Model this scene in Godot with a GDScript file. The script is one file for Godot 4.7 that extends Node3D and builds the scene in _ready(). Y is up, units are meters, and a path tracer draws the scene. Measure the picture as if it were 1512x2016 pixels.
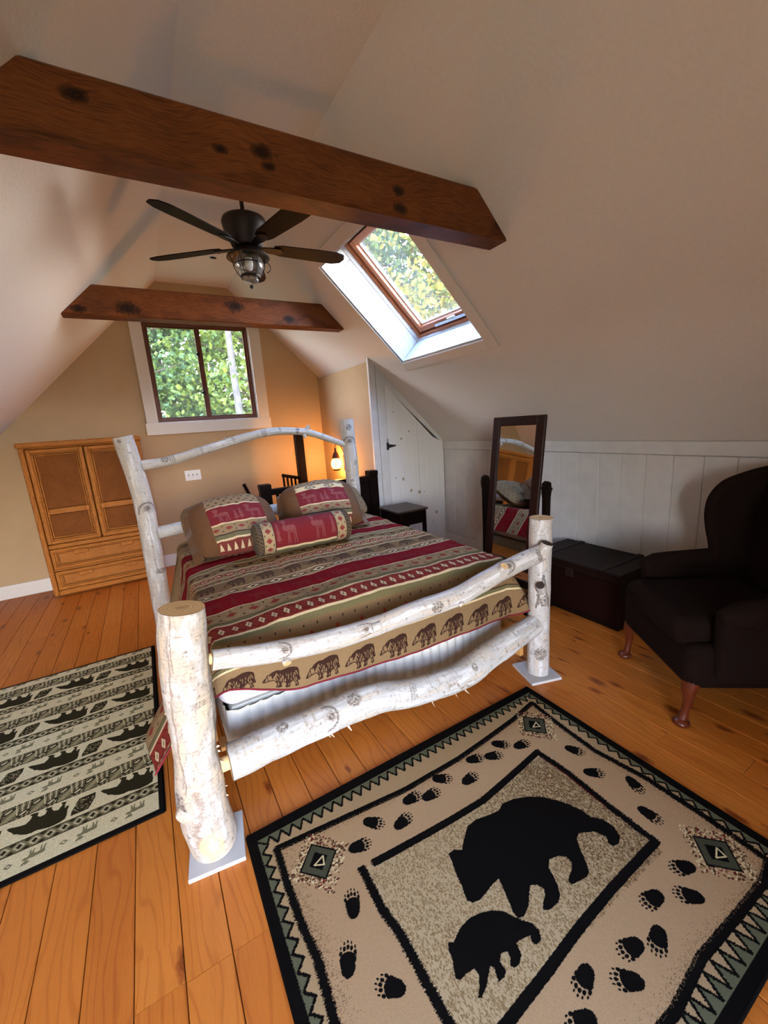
extends Node3D

# ---------------------------------------------------------------- mesh builder
class MB:
	var v := PackedVector3Array()
	var n := PackedVector3Array()
	var uv := PackedVector2Array()
	var ix := PackedInt32Array()

	func vert(p: Vector3, nn: Vector3, t: Vector2) -> int:
		v.append(p)
		n.append(nn)
		uv.append(t)
		return v.size() - 1

	func tri(a: int, b: int, c: int) -> void:
		var x := (v[b] - v[a]).cross(v[c] - v[a])
		if x.length_squared() < 1e-16:
			return
		ix.append(a)
		if x.dot(n[a] + n[b] + n[c]) > 0.0:
			ix.append(c)
			ix.append(b)
		else:
			ix.append(b)
			ix.append(c)

	func face(ps: Array, nn: Vector3, ts: Array) -> void:
		var k := v.size()
		for i in ps.size():
			vert(ps[i], nn, ts[i])
		for i in range(1, ps.size() - 1):
			tri(k, k + i, k + i + 1)

	# a chamfered box; the texture's u runs along axis ax (metres times us)
	func box(c: Vector3, s: Vector3, ch := 0.003, ax := 0, us := 1.0, off := Vector2.ZERO, xf := Transform3D()) -> MB:
		var h := s * 0.5
		ch = minf(ch, minf(h.x, minf(h.y, h.z)) * 0.45)
		for k in 3:
			var a := (k + 1) % 3
			var b := (k + 2) % 3
			for sg in [-1.0, 1.0]:
				var nn := Vector3.ZERO
				nn[k] = sg
				var ps := []
				for q in [[-1, -1], [1, -1], [1, 1], [-1, 1]]:
					var p := Vector3.ZERO
					p[k] = sg * h[k]
					p[a] = q[0] * (h[a] - ch)
					p[b] = q[1] * (h[b] - ch)
					ps.append(p)
				_bf(ps, nn, k, c, ax, us, off, xf)
			for sa in [-1.0, 1.0]:
				for sb in [-1.0, 1.0]:
					var nn2 := Vector3.ZERO
					nn2[a] = sa
					nn2[b] = sb
					var ps2 := []
					for q in [[0, -1], [1, -1], [1, 1], [0, 1]]:
						var p2 := Vector3.ZERO
						p2[k] = q[1] * (h[k] - ch)
						p2[a] = sa * (h[a] - (ch if q[0] == 1 else 0.0))
						p2[b] = sb * (h[b] - (0.0 if q[0] == 1 else ch))
						ps2.append(p2)
					_bf(ps2, nn2.normalized(), b, c, ax, us, off, xf)
		for sx in [-1.0, 1.0]:
			for sy in [-1.0, 1.0]:
				for sz in [-1.0, 1.0]:
					_bf([Vector3(sx * h.x, sy * (h.y - ch), sz * (h.z - ch)), Vector3(sx * (h.x - ch), sy * h.y, sz * (h.z - ch)), Vector3(sx * (h.x - ch), sy * (h.y - ch), sz * h.z)], Vector3(sx, sy, sz).normalized(), 1, c, ax, us, off, xf)
		return self

	func _bf(ps: Array, nn: Vector3, k: int, c: Vector3, ax: int, us: float, off: Vector2, xf: Transform3D) -> void:
		var out := []
		var ts := []
		for p in ps:
			var q: Vector3 = p + c
			out.append(xf * q)
			if k == ax:
				ts.append(Vector2(q[(k + 1) % 3], q[(k + 2) % 3]) * us + off)
			else:
				ts.append(Vector2(q[ax], q[3 - k - ax]) * us + off)
		face(out, (xf.basis * nn).normalized(), ts)

	# smooth grid of points: rows of equal length; wrap = the last column repeats the first
	func grid(P: Array, T: Array, wrap := false, flip := false) -> MB:
		var R := P.size()
		var Cn: int = P[0].size()
		var k := v.size()
		for i in R:
			var row: Array = P[i]
			for j in Cn:
				var jl := j - 1
				var jr := j + 1
				if wrap:
					jl = Cn - 2 if j == 0 else j - 1
					jr = 1 if j == Cn - 1 else j + 1
				else:
					jl = maxi(jl, 0)
					jr = mini(jr, Cn - 1)
				var du: Vector3 = row[jr] - row[jl]
				var dv: Vector3 = P[mini(i + 1, R - 1)][j] - P[maxi(i - 1, 0)][j]
				var nn := du.cross(dv)
				if nn.length_squared() < 1e-18:
					nn = Vector3.UP
				nn = nn.normalized()
				if flip:
					nn = -nn
				vert(row[j], nn, T[i][j])
		for i in R - 1:
			for j in Cn - 1:
				var a := k + i * Cn + j
				tri(a, a + 1, a + Cn + 1)
				tri(a, a + Cn + 1, a + Cn)
		return self

	# tube along a path; radii per point; bump: a noise for uneven logs
	func tube(path: Array, rad: Array, seg := 16, vs := 1.0, bump: FastNoiseLite = null, amp := 0.0, uoff := 0.0) -> MB:
		var P := []
		var T := []
		var t0: Vector3 = (path[1] - path[0]).normalized()
		var side := t0.cross(Vector3(0.31, 0.2, 0.93)).normalized() if absf(t0.z) < 0.9 else t0.cross(Vector3.UP).normalized()
		if absf(t0.y) > 0.8:
			side = (Vector3(1, 0, 0) - t0 * t0.x).normalized()
		elif absf(t0.x) > 0.6:
			side = (Vector3(0, 0, 1) - t0 * t0.z).normalized()
		var L := 0.0
		for i in path.size():
			var t: Vector3 = (path[mini(i + 1, path.size() - 1)] - path[maxi(i - 1, 0)]).normalized()
			side = (side - t * side.dot(t)).normalized()
			var up := side.cross(t).normalized()
			if i > 0:
				L += (path[i] - path[i - 1]).length()
			var row := []
			var tr := []
			for j in seg + 1:
				var a := TAU * j / seg
				var d := side * cos(a) + up * sin(a)
				var r: float = rad[i]
				if bump:
					var q: Vector3 = path[i] + d * rad[i]
					r += amp * bump.get_noise_3d(q.x * 100, q.y * 100, q.z * 100)
				row.append(path[i] + d * r)
				tr.append(Vector2(float(j) / seg + uoff, L * vs))
			P.append(row)
			T.append(tr)
		# outward check
		var o: Vector3 = P[0][0] - path[0]
		var dd: Vector3 = (P[0][1] - P[0][0]).cross(P[1][0] - P[0][0])
		return grid(P, T, true, dd.dot(o) < 0.0)

	func disc(c: Vector3, nn: Vector3, ring: Array) -> MB:
		var k := vert(c, nn, Vector2(0.5, 0.5))
		var m := ring.size() - 1
		for j in ring.size():
			var a := TAU * j / m
			vert(ring[j], nn, Vector2(0.5 + 0.5 * cos(a), 0.5 + 0.5 * sin(a)))
		for j in m:
			tri(k, k + 1 + j, k + 2 + j)
		return self

	# lathe: profile of (radius, height) about the vertical through c
	func lathe(prof: Array, c := Vector3.ZERO, seg := 24, xf := Transform3D()) -> MB:
		var P := []
		var T := []
		for i in prof.size():
			var row := []
			var tr := []
			for j in seg + 1:
				var a := TAU * j / seg
				row.append(xf * (c + Vector3(cos(a) * prof[i].x, prof[i].y, sin(a) * prof[i].x)))
				tr.append(Vector2(float(j) / seg, float(i) / prof.size()))
			P.append(row)
			T.append(tr)
		var i0 := 0
		while i0 < prof.size() - 2 and prof[i0].x < 1e-4:
			i0 += 1
		var o: Vector3 = P[i0][0] - xf * (c + Vector3(0, prof[i0].y, 0))
		var nd := Vector3(prof[i0 + 1].y - prof[i0].y, 0, 0).x
		var want := o.normalized() * (1.0 if nd >= 0 else -1.0)
		if absf(nd) < 1e-5:
			want = xf.basis * Vector3(0, prof[i0].x - prof[i0 + 1].x, 0)
		var dd: Vector3 = (P[i0][1] - P[i0][0]).cross(P[i0 + 1][0] - P[i0][0])
		return grid(P, T, true, dd.dot(want) < 0.0)

	# polygon (in local x,y) pushed from z0 to z1
	func extrude(poly: Array, z0: float, z1: float, xf := Transform3D(), us := 1.0, off := Vector2.ZERO, vertical := false) -> MB:
		var pp := PackedVector2Array()
		for p in poly:
			pp.append(p)
		var idx := Geometry2D.triangulate_polygon(pp)
		for e in [[z0, -1.0], [z1, 1.0]]:
			var k := v.size()
			for p in pp:
				vert(xf * Vector3(p.x, p.y, e[0]), xf.basis * Vector3(0, 0, e[1]), (Vector2(p.y, p.x) if vertical else p) * us + off)
			for i in range(0, idx.size(), 3):
				tri(k + idx[i], k + idx[i + 1], k + idx[i + 2])
		var area := 0.0
		for i in pp.size():
			var a := pp[i]
			var b := pp[(i + 1) % pp.size()]
			area += a.x * b.y - a.y * b.x
		for i in pp.size():
			var a := pp[i]
			var b := pp[(i + 1) % pp.size()]
			var d := (b - a).normalized()
			var o := Vector2(d.y, -d.x) * signf(area)
			var ta := (Vector2(a.y, a.x) if vertical else a) * us + off
			var tb := (Vector2(b.y, b.x) if vertical else b) * us + off
			var dz := Vector2(0, (z1 - z0) * us)
			face([xf * Vector3(a.x, a.y, z0), xf * Vector3(b.x, b.y, z0), xf * Vector3(b.x, b.y, z1), xf * Vector3(a.x, a.y, z1)], xf.basis * Vector3(o.x, o.y, 0), [ta, tb, tb + dz, ta + dz])
		return self

	# soft box: rounded on all edges, for upholstery
	func rbox(c: Vector3, s: Vector3, r: float, xf := Transform3D(), puff := 0.0, m := 6) -> MB:
		var P := []
		var T := []
		var h := s * 0.5
		r = minf(r, minf(h.x, minf(h.y, h.z)) * 0.98)
		var ths := []
		for i in m:
			ths.append(-PI / 2 + PI / 2 * (i + 0.02) / (m - 0.96))
		for i in m:
			ths.append(-ths[m - 1 - i])
		var phs := []
		for q in 4:
			for i in m:
				phs.append(q * PI / 2 + PI / 2 * (i + 0.02) / (m - 0.96))
		phs.append(phs[0] + TAU)
		for th in ths:
			var row := []
			var tr := []
			for ph in phs:
				var d := Vector3(cos(th) * cos(ph), sin(th), cos(th) * sin(ph))
				var p := Vector3(signf(d.x) * (h.x - r), signf(d.y) * (h.y - r), signf(d.z) * (h.z - r)) + d * r
				row.append(xf * (c + p))
				tr.append(Vector2(p.x + p.z, p.y))
			P.append(row)
			T.append(tr)
		var k := v.size()
		var Cn := phs.size()
		for i in ths.size():
			for j in Cn:
				var d := Vector3(cos(ths[i]) * cos(phs[j]), sin(ths[i]), cos(ths[i]) * sin(phs[j]))
				var p: Vector3 = P[i][j]
				vert(p, (xf.basis * d).normalized(), T[i][j])
		for i in ths.size() - 1:
			for j in Cn - 1:
				var a := k + i * Cn + j
				tri(a, a + 1, a + Cn + 1)
				tri(a, a + Cn + 1, a + Cn)
		# the flat middles of top and bottom
		for sg in [-1.0, 1.0]:
			var ps := []
			for q in [[-1, -1], [1, -1], [1, 1], [-1, 1]]:
				ps.append(xf * (c + V3(q[0] * (h.x - r * 0.99), sg * h.y, q[1] * (h.z - r * 0.99))))
			face(ps, (xf.basis * V3(0, sg, 0)).normalized(), [Vector2.ZERO, Vector2.RIGHT, Vector2.ONE, Vector2.DOWN])
		return self

	func V3(x: float, y: float, z: float) -> Vector3:
		return Vector3(x, y, z)

	func mesh() -> ArrayMesh:
		var A := []
		A.resize(Mesh.ARRAY_MAX)
		A[Mesh.ARRAY_VERTEX] = v
		A[Mesh.ARRAY_NORMAL] = n
		A[Mesh.ARRAY_TEX_UV] = uv
		A[Mesh.ARRAY_INDEX] = ix
		var m := ArrayMesh.new()
		m.add_surface_from_arrays(Mesh.PRIMITIVE_TRIANGLES, A)
		return m

# ---------------------------------------------------------------- drawing on images
class Cv:
	var im: Image
	var w: int
	var h: int
	var nz := FastNoiseLite.new()

	func _init(ww: int, hh: int, c: Color) -> void:
		w = ww
		h = hh
		im = Image.create(w, h, false, Image.FORMAT_RGB8)
		im.fill(c)
		nz.seed = 11
		nz.frequency = 0.05

	func rect(x0: float, y0: float, x1: float, y1: float, c: Color) -> void:
		im.fill_rect(Rect2i(roundi(x0), roundi(y0), maxi(1, roundi(x1) - roundi(x0)), maxi(1, roundi(y1) - roundi(y0))), c)

	# filled polygon; rough = how far the edge frays, in pixels
	func poly(pts: Array, c: Color, rough := 0.0, wrap := false) -> void:
		var lo := 1e9
		var hi := -1e9
		for p in pts:
			lo = minf(lo, p.y)
			hi = maxf(hi, p.y)
		for y in range(maxi(0, floori(lo)), mini(h - 1, ceili(hi)) + 1):
			var xs := []
			var yy := y + 0.5
			for i in pts.size():
				var a: Vector2 = pts[i]
				var b: Vector2 = pts[(i + 1) % pts.size()]
				if (a.y <= yy) != (b.y <= yy):
					var x := a.x + (yy - a.y) / (b.y - a.y) * (b.x - a.x)
					if rough > 0.0:
						x += rough * nz.get_noise_2d(x * 4.0 + i * 37.0, yy * 9.0) * 2.0
					xs.append(x)
			xs.sort()
			for i in range(0, xs.size() - 1, 2):
				var x0 := roundi(xs[i])
				var x1 := roundi(xs[i + 1])
				if x1 <= x0:
					continue
				if wrap:
					for x in range(x0, x1):
						im.set_pixel(posmod(x, w), y, c)
				else:
					x0 = clampi(x0, 0, w)
					x1 = clampi(x1, 0, w)
					if x1 > x0:
						im.fill_rect(Rect2i(x0, y, x1 - x0, 1), c)

	func line(a: Vector2, b: Vector2, t: float, c: Color, rough := 0.0, wrap := false) -> void:
		var d := (b - a).normalized() * t * 0.5
		var s := Vector2(-d.y, d.x)
		poly([a - d * 0.5 + s, b + d * 0.5 + s, b + d * 0.5 - s, a - d * 0.5 - s], c, rough, wrap)

	func path(ps: Array, t: float, c: Color, rough := 0.0, wrap := false) -> void:
		for i in ps.size() - 1:
			line(ps[i], ps[i + 1], t, c, rough, wrap)

	func oval(x: float, y: float, rx: float, ry: float, c: Color, turn := 0.0, rough := 0.0, wrap := false) -> void:
		var ps := []
		for i in 18:
			var a := TAU * i / 18
			ps.append(Vector2(x, y) + Vector2(cos(a) * rx, sin(a) * ry).rotated(turn))
		poly(ps, c, rough, wrap)

	func diamond(x: float, y: float, rx: float, ry: float, c: Color, wrap := false) -> void:
		poly([Vector2(x - rx, y), Vector2(x, y - ry), Vector2(x + rx, y), Vector2(x, y + ry)], c, 0.0, wrap)

	func shape(ps: Array, at: Vector2, size: Vector2, c: Color, rough := 0.0, wrap := false) -> void:
		var out := []
		for p in ps:
			out.append(at + Vector2(p[0] * size.x, p[1] * size.y))
		poly(out, c, rough, wrap)

	# soft-edged stain broken up by a noise
	func smudge(x: float, y: float, rx: float, ry: float, col: Color, alpha: float, f := 0.25) -> void:
		nz.frequency = f
		for py in range(floori(y - ry), ceili(y + ry) + 1):
			if py < 0 or py >= h:
				continue
			for px in range(floori(x - rx), ceili(x + rx) + 1):
				var d := pow((px - x) / rx, 2.0) + pow((py - y) / ry, 2.0)
				if d > 1.0:
					continue
				var k := alpha * minf(1.0, (1.0 - d) * 2.2) * clampf(0.55 + 1.6 * nz.get_noise_2d(px, py), 0.0, 1.0)
				var qx := posmod(px, w)
				im.set_pixel(qx, py, im.get_pixel(qx, py).lerp(col, k))

	# thread-scale grain of the material itself
	func grain(amount: float, fx: float, fy: float, sd: int) -> void:
		var q := FastNoiseLite.new()
		q.seed = sd
		q.frequency = 1.0
		for y in h:
			for x in w:
				var c := im.get_pixel(x, y)
				var k := 1.0 + amount * q.get_noise_2d(x * fx, y * fy)
				im.set_pixel(x, y, Color(c.r * k, c.g * k, c.b * k))

	func tex() -> ImageTexture:
		return ImageTexture.create_from_image(im)

# ---------------------------------------------------------------- helpers
var used := {}
var M := {}
var rng := RandomNumberGenerator.new()

func numbered(s: String) -> String:
	if not used.has(s):
		used[s] = 0
		return s
	used[s] += 1
	return "%s_%03d" % [s, used[s]]

func tag(o: Node, label: String, category: String, group := "") -> Node:
	o.set_meta("label", label)
	o.set_meta("category", category)
	if group != "":
		o.set_meta("group", group)
	return o

func thing(called: String, label: String, category: String, at := Vector3.ZERO, turn := 0.0, group := "") -> Node3D:
	var o := Node3D.new()
	o.name = numbered(called)
	add_child(o)
	o.position = at
	o.rotation.y = turn
	tag(o, label, category, group)
	return o

func part(called: String, mb: MB, mat: Material, parent: Node, label := "") -> MeshInstance3D:
	var o := MeshInstance3D.new()
	o.name = called if parent != self else numbered(called)
	o.mesh = mb.mesh()
	o.material_override = mat
	o.cast_shadow = GeometryInstance3D.SHADOW_CASTING_SETTING_ON
	parent.add_child(o, true)
	if label != "":
		o.set_meta("label", label)
	return o

func struct_root(called: String) -> Node3D:
	var o := Node3D.new()
	o.name = numbered(called)
	add_child(o)
	o.set_meta("kind", "structure")
	return o

func struct(called: String, mb: MB, mat: Material) -> MeshInstance3D:
	var o := part(called, mb, mat, self)
	o.set_meta("kind", "structure")
	return o

func V(x: float, y: float, z: float) -> Vector3:
	return Vector3(x, y, z)

func rgb(r: float, g: float, b: float) -> Color:
	return Color(r / 255.0, g / 255.0, b / 255.0)

func mat(c: Color, rough := 0.7, metal := 0.0) -> StandardMaterial3D:
	var m := StandardMaterial3D.new()
	m.albedo_color = c
	m.roughness = rough
	m.metallic = metal
	return m

func tmat(t: Texture2D, rough := 0.7, bump := 0.0) -> StandardMaterial3D:
	var m := StandardMaterial3D.new()
	m.albedo_texture = t
	m.roughness = rough
	if bump != 0.0:
		m.heightmap_enabled = true
		m.heightmap_texture = t
		m.heightmap_scale = bump
	return m

func noise_tex(size: int, freq: float, c0: Color, c1: Color, sd := 1, oct := 4, type := FastNoiseLite.TYPE_SIMPLEX_SMOOTH) -> ImageTexture:
	var q := FastNoiseLite.new()
	q.seed = sd
	q.frequency = freq
	q.fractal_octaves = oct
	q.noise_type = type
	var im := q.get_seamless_image(size, size)
	im.convert(Image.FORMAT_RGB8)
	for y in size:
		for x in size:
			im.set_pixel(x, y, c0.lerp(c1, im.get_pixel(x, y).r))
	return ImageTexture.create_from_image(im)

# triplanar material in the world's metres
func tri_mat(t: Texture2D, per_metre: float, rough: float, bump := 0.0, bt: Texture2D = null) -> StandardMaterial3D:
	var m := tmat(t, rough)
	m.uv1_triplanar = true
	m.uv1_world_triplanar = true
	m.uv1_scale = Vector3.ONE * per_metre
	if bump != 0.0:
		m.heightmap_enabled = true
		m.heightmap_texture = bt if bt else t
		m.heightmap_scale = bump
	return m

# sawn wood: w pixels along the grain, rows of boards one above the other; knots: [x, y, radius]
func wood(w: int, h: int, rows: int, light: Color, dark: Color, knot: Color, sd: int, kn: Array, rings := 5.0, contrast := 1.0, ringw := 0.55, streak := 0.35) -> ImageTexture:
	var im := Image.create(w, h, false, Image.FORMAT_RGB8)
	var a := FastNoiseLite.new()
	a.seed = sd
	a.frequency = 1.0
	a.fractal_octaves = 2
	var rh := h / rows
	for r in rows:
		var mine := []
		for k in kn:
			if int(k[1] * rows) == r:
				mine.append(k)
		var tone := 0.5 * a.get_noise_2d(r * 7.7, 91.0)
		for yy in rh:
			var y := r * rh + yy
			var fy := float(yy) / rh
			for x in w:
				var fx := float(x) / w
				var bend := minf(0.35, 1.6 / rings) * a.get_noise_2d(fx * 3.0, r * 13.0 + fy * 0.7)
				var kd := 0.0
				for k in mine:
					var dx: float = (fx - k[0]) * w / rh
					var dy: float = fy - fposmod(k[1] * rows, 1.0)
					var q: float = (dx * dx * 0.35 + dy * dy) / (k[2] * k[2])
					q *= 1.0 + 0.7 * a.get_noise_2d(fx * 60.0, fy * 7.0 + r)
					if q < 16.0:
						bend += signf(dy) * k[2] * 0.9 * exp(-q * 0.35)
						if q < 1.0:
							kd = maxf(kd, 0.55 + 0.45 * minf(1.0, (1.0 - q) * 2.0) - 0.3 * absf(sin(q * 9.0)))
						elif q < 3.0:
							kd = maxf(kd, 0.27 * (3.0 - q))
				var g := sin((fy + bend) * rings * TAU + 1.5 * a.get_noise_2d(fx * 9.0, fy * 3.0 + r * 5.0))
				g = pow(maxf(0.0, g), 3.0) * ringw
				g += streak * absf(a.get_noise_2d(fx * 14.0, (fy + bend * 0.5) * 46.0 + r * 40.0))
				g = clampf(g * contrast + tone * 0.4 + 0.12 * a.get_noise_2d(fx * 6.0, fy * 2.0 + r * 9.0), 0.0, 1.0)
				var c := light.lerp(dark, g)
				if kd > 0.0:
					c = c.lerp(knot, kd)
				im.set_pixel(x, y, c)
	return ImageTexture.create_from_image(im)

# birch bark: u round the log, v along it; marks: [u, v, half width u, half height v, kind]
func bark(w: int, h: int, sd: int, marks: Array, base: Color, rugged := 0.5) -> ImageTexture:
	var c := Cv.new(w, h, base)
	var q := FastNoiseLite.new()
	q.seed = sd
	q.frequency = 1.0
	q.fractal_octaves = 4
	var im := c.im
	for y in h:
		var fy := float(y) / h
		for x in w:
			var a := TAU * x / w
			var nx := cos(a) * 1.3
			var ny := sin(a) * 1.3
			var k := q.get_noise_3d(nx * 1.1, ny * 1.1, fy * 5.0)
			var f := q.get_noise_3d(nx * 2.0 + 9.0, ny * 2.0, fy * 70.0)
			var e := q.get_noise_3d(nx * 5.0 - 9.0, ny * 5.0, fy * 24.0)
			var col := base.lerp(rgb(214, 190, 158), clampf(k * 2.0 - 0.1, 0.0, 0.85) * rugged)
			col = col.lerp(rgb(158, 144, 128), clampf(f * 2.0 - 0.25, 0.0, 0.8) * rugged)
			col = col.lerp(rgb(134, 116, 98), clampf(e * 2.4 - 0.7, 0.0, 0.75) * rugged)
			col = col.lerp(rgb(246, 243, 238), clampf(-k * 1.2, 0.0, 0.5))
			im.set_pixel(x, y, col)
	var g := RandomNumberGenerator.new()
	g.seed = sd
	for i in int(h * 0.22):
		c.smudge(g.randf() * w, g.randf() * h, g.randf_range(0.04, 0.16) * w, 1.4, rgb(150, 132, 112), 0.6 * rugged, 0.05)
	for i in int(h * 0.5):
		var x := g.randf() * w
		var y := g.randf() * h
		var l := (0.008 + 0.03 * g.randf() * g.randf()) * w
		c.smudge(x, y, l, g.randf_range(1.0, 1.7), rgb(132, 116, 100).lerp(rgb(190, 174, 156), g.randf()), 0.9, 0.1)
	for i in int(h * 0.03):
		c.smudge(g.randf() * w, g.randf() * h, g.randf_range(0.01, 0.03) * w, g.randf_range(1.5, 3.5), rgb(84, 74, 66), 0.8, 0.3)
	for m in marks:
		var x: float = m[0] * w
		var y: float = m[1] * h
		var rx: float = m[2] * w
		var ry: float = m[3] * h
		match m[4]:
			"eye":
				c.smudge(x, y, rx * 1.1, ry * 1.2, rgb(150, 138, 126), 0.6, 0.12)
				for i in 40:
					var t := i / 39.0 * PI
					c.smudge(x - cos(t) * rx, y - ry * 0.8 + sin(t) * ry * 1.5, rx * 0.13, ry * 0.16, rgb(88, 78, 70), 0.75, 0.3)
				c.smudge(x, y - ry * 0.1, rx * 0.5, ry * 0.6, rgb(122, 106, 92), 0.9, 0.25)
				c.smudge(x, y - ry * 0.1, rx * 0.28, ry * 0.36, rgb(66, 54, 46), 0.95, 0.2)
			"patch":
				c.smudge(x, y, rx, ry, rgb(128, 116, 104), 0.8, 0.12)
				for i in 34:
					var t := g.randf() * TAU
					var rr := sqrt(g.randf()) * 0.9
					c.smudge(x + cos(t) * rr * rx, y + sin(t) * rr * ry, rx * g.randf_range(0.08, 0.26), ry * g.randf_range(0.08, 0.2), rgb(60, 52, 46).lerp(rgb(140, 126, 112), g.randf()), 0.9, 0.25)
			"chevron":
				for s in [-1.0, 1.0]:
					for i in 30:
						var t := i / 29.0
						c.smudge(x + s * rx * t, y - ry * (2.0 * t - 1.0), rx * 0.16, ry * 0.1, rgb(72, 62, 56), 0.9, 0.3)
			"crack":
				var px := x
				for i in 46:
					var py := y - ry + 2.0 * ry * i / 45.0
					px += g.randf_range(-1, 1) * rx * 0.2
					c.smudge(px, py, rx * g.randf_range(0.12, 0.4), ry * 0.05, rgb(128, 108, 92), 0.8, 0.3)
					if i % 3 == 0:
						c.smudge(px + rx * 0.3, py, rx * g.randf_range(0.3, 0.8), ry * 0.02, rgb(176, 152, 130), 0.8, 0.2)
			"bare":
				c.smudge(x, y, rx, ry, rgb(222, 188, 134), 1.0, 0.02)
			"ring":
				for i in 3:
					c.smudge(x + g.randf_range(-0.2, 0.2) * rx, y + (i - 1) * ry * 0.7, rx, ry * 0.3, rgb(116, 104, 92), 0.9, 0.2)
	return c.tex()

# ---------------------------------------------------------------- the place
const HALF_PI := PI / 2
const FLAT_Y := 3.1725
const KNEE_Y := 1.2555
const XR := 3.146
const XL := -1.569
const ZB := -5.4
const ZR := 1.5
const DX0 := -1.25
const DX1 := 0.62
const XC := 2.184
const ZC := -3.963

func slope_right(y: float) -> float:
	return 1.164 + (FLAT_Y - y) * 1.034

func slope_left(y: float) -> float:
	return 0.4125 - (FLAT_Y - y) * 1.034

func _ready() -> void:
	rng.seed = 7
	set_camera_and_light()
	make_materials()
	print("materials")
	build_shell()
	build_floor()
	build_right_wall()
	build_closet()
	build_gable_window()
	build_skylight()
	build_rear_windows()
	build_beams()
	build_outside()
	print("shell")
	build_bed()
	print("bed")
	build_bedding()
	print("bedding")
	build_rugs()
	print("rugs")
	build_armoire()
	build_chair()
	build_mirror()
	build_trunk()
	build_nightstand()
	build_railing()
	build_fan()
	build_lantern()
	build_small()
	print("done")

func set_camera_and_light() -> void:
	var cam := Camera3D.new()
	cam.name = "camera"
	cam.fov = 102.76
	cam.near = 0.05
	cam.far = 300.0
	cam.position = V(0, 1.5, 0)
	cam.rotation_degrees = V(-12.191, -29.634, -3.982)
	cam.current = true
	add_child(cam)
	var e := Environment.new()
	e.background_mode = Environment.BG_SKY
	var sky := Sky.new()
	var sm := ProceduralSkyMaterial.new()
	sm.sky_top_color = rgb(112, 140, 184)
	sm.sky_horizon_color = rgb(255, 247, 232)
	sm.sky_curve = 0.12
	sm.ground_horizon_color = rgb(150, 150, 140)
	sm.ground_bottom_color = rgb(110, 110, 95)
	sm.sky_energy_multiplier = 9.0
	sm.ground_energy_multiplier = 4.0
	sky.sky_material = sm
	e.sky = sky
	e.tonemap_mode = Environment.TONE_MAPPER_LINEAR
	e.tonemap_exposure = 0.40
	e.sdfgi_enabled = true
	e.ssao_enabled = true
	e.ssil_enabled = true
	var we := WorldEnvironment.new()
	we.name = "world"
	we.environment = e
	add_child(we)

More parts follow.
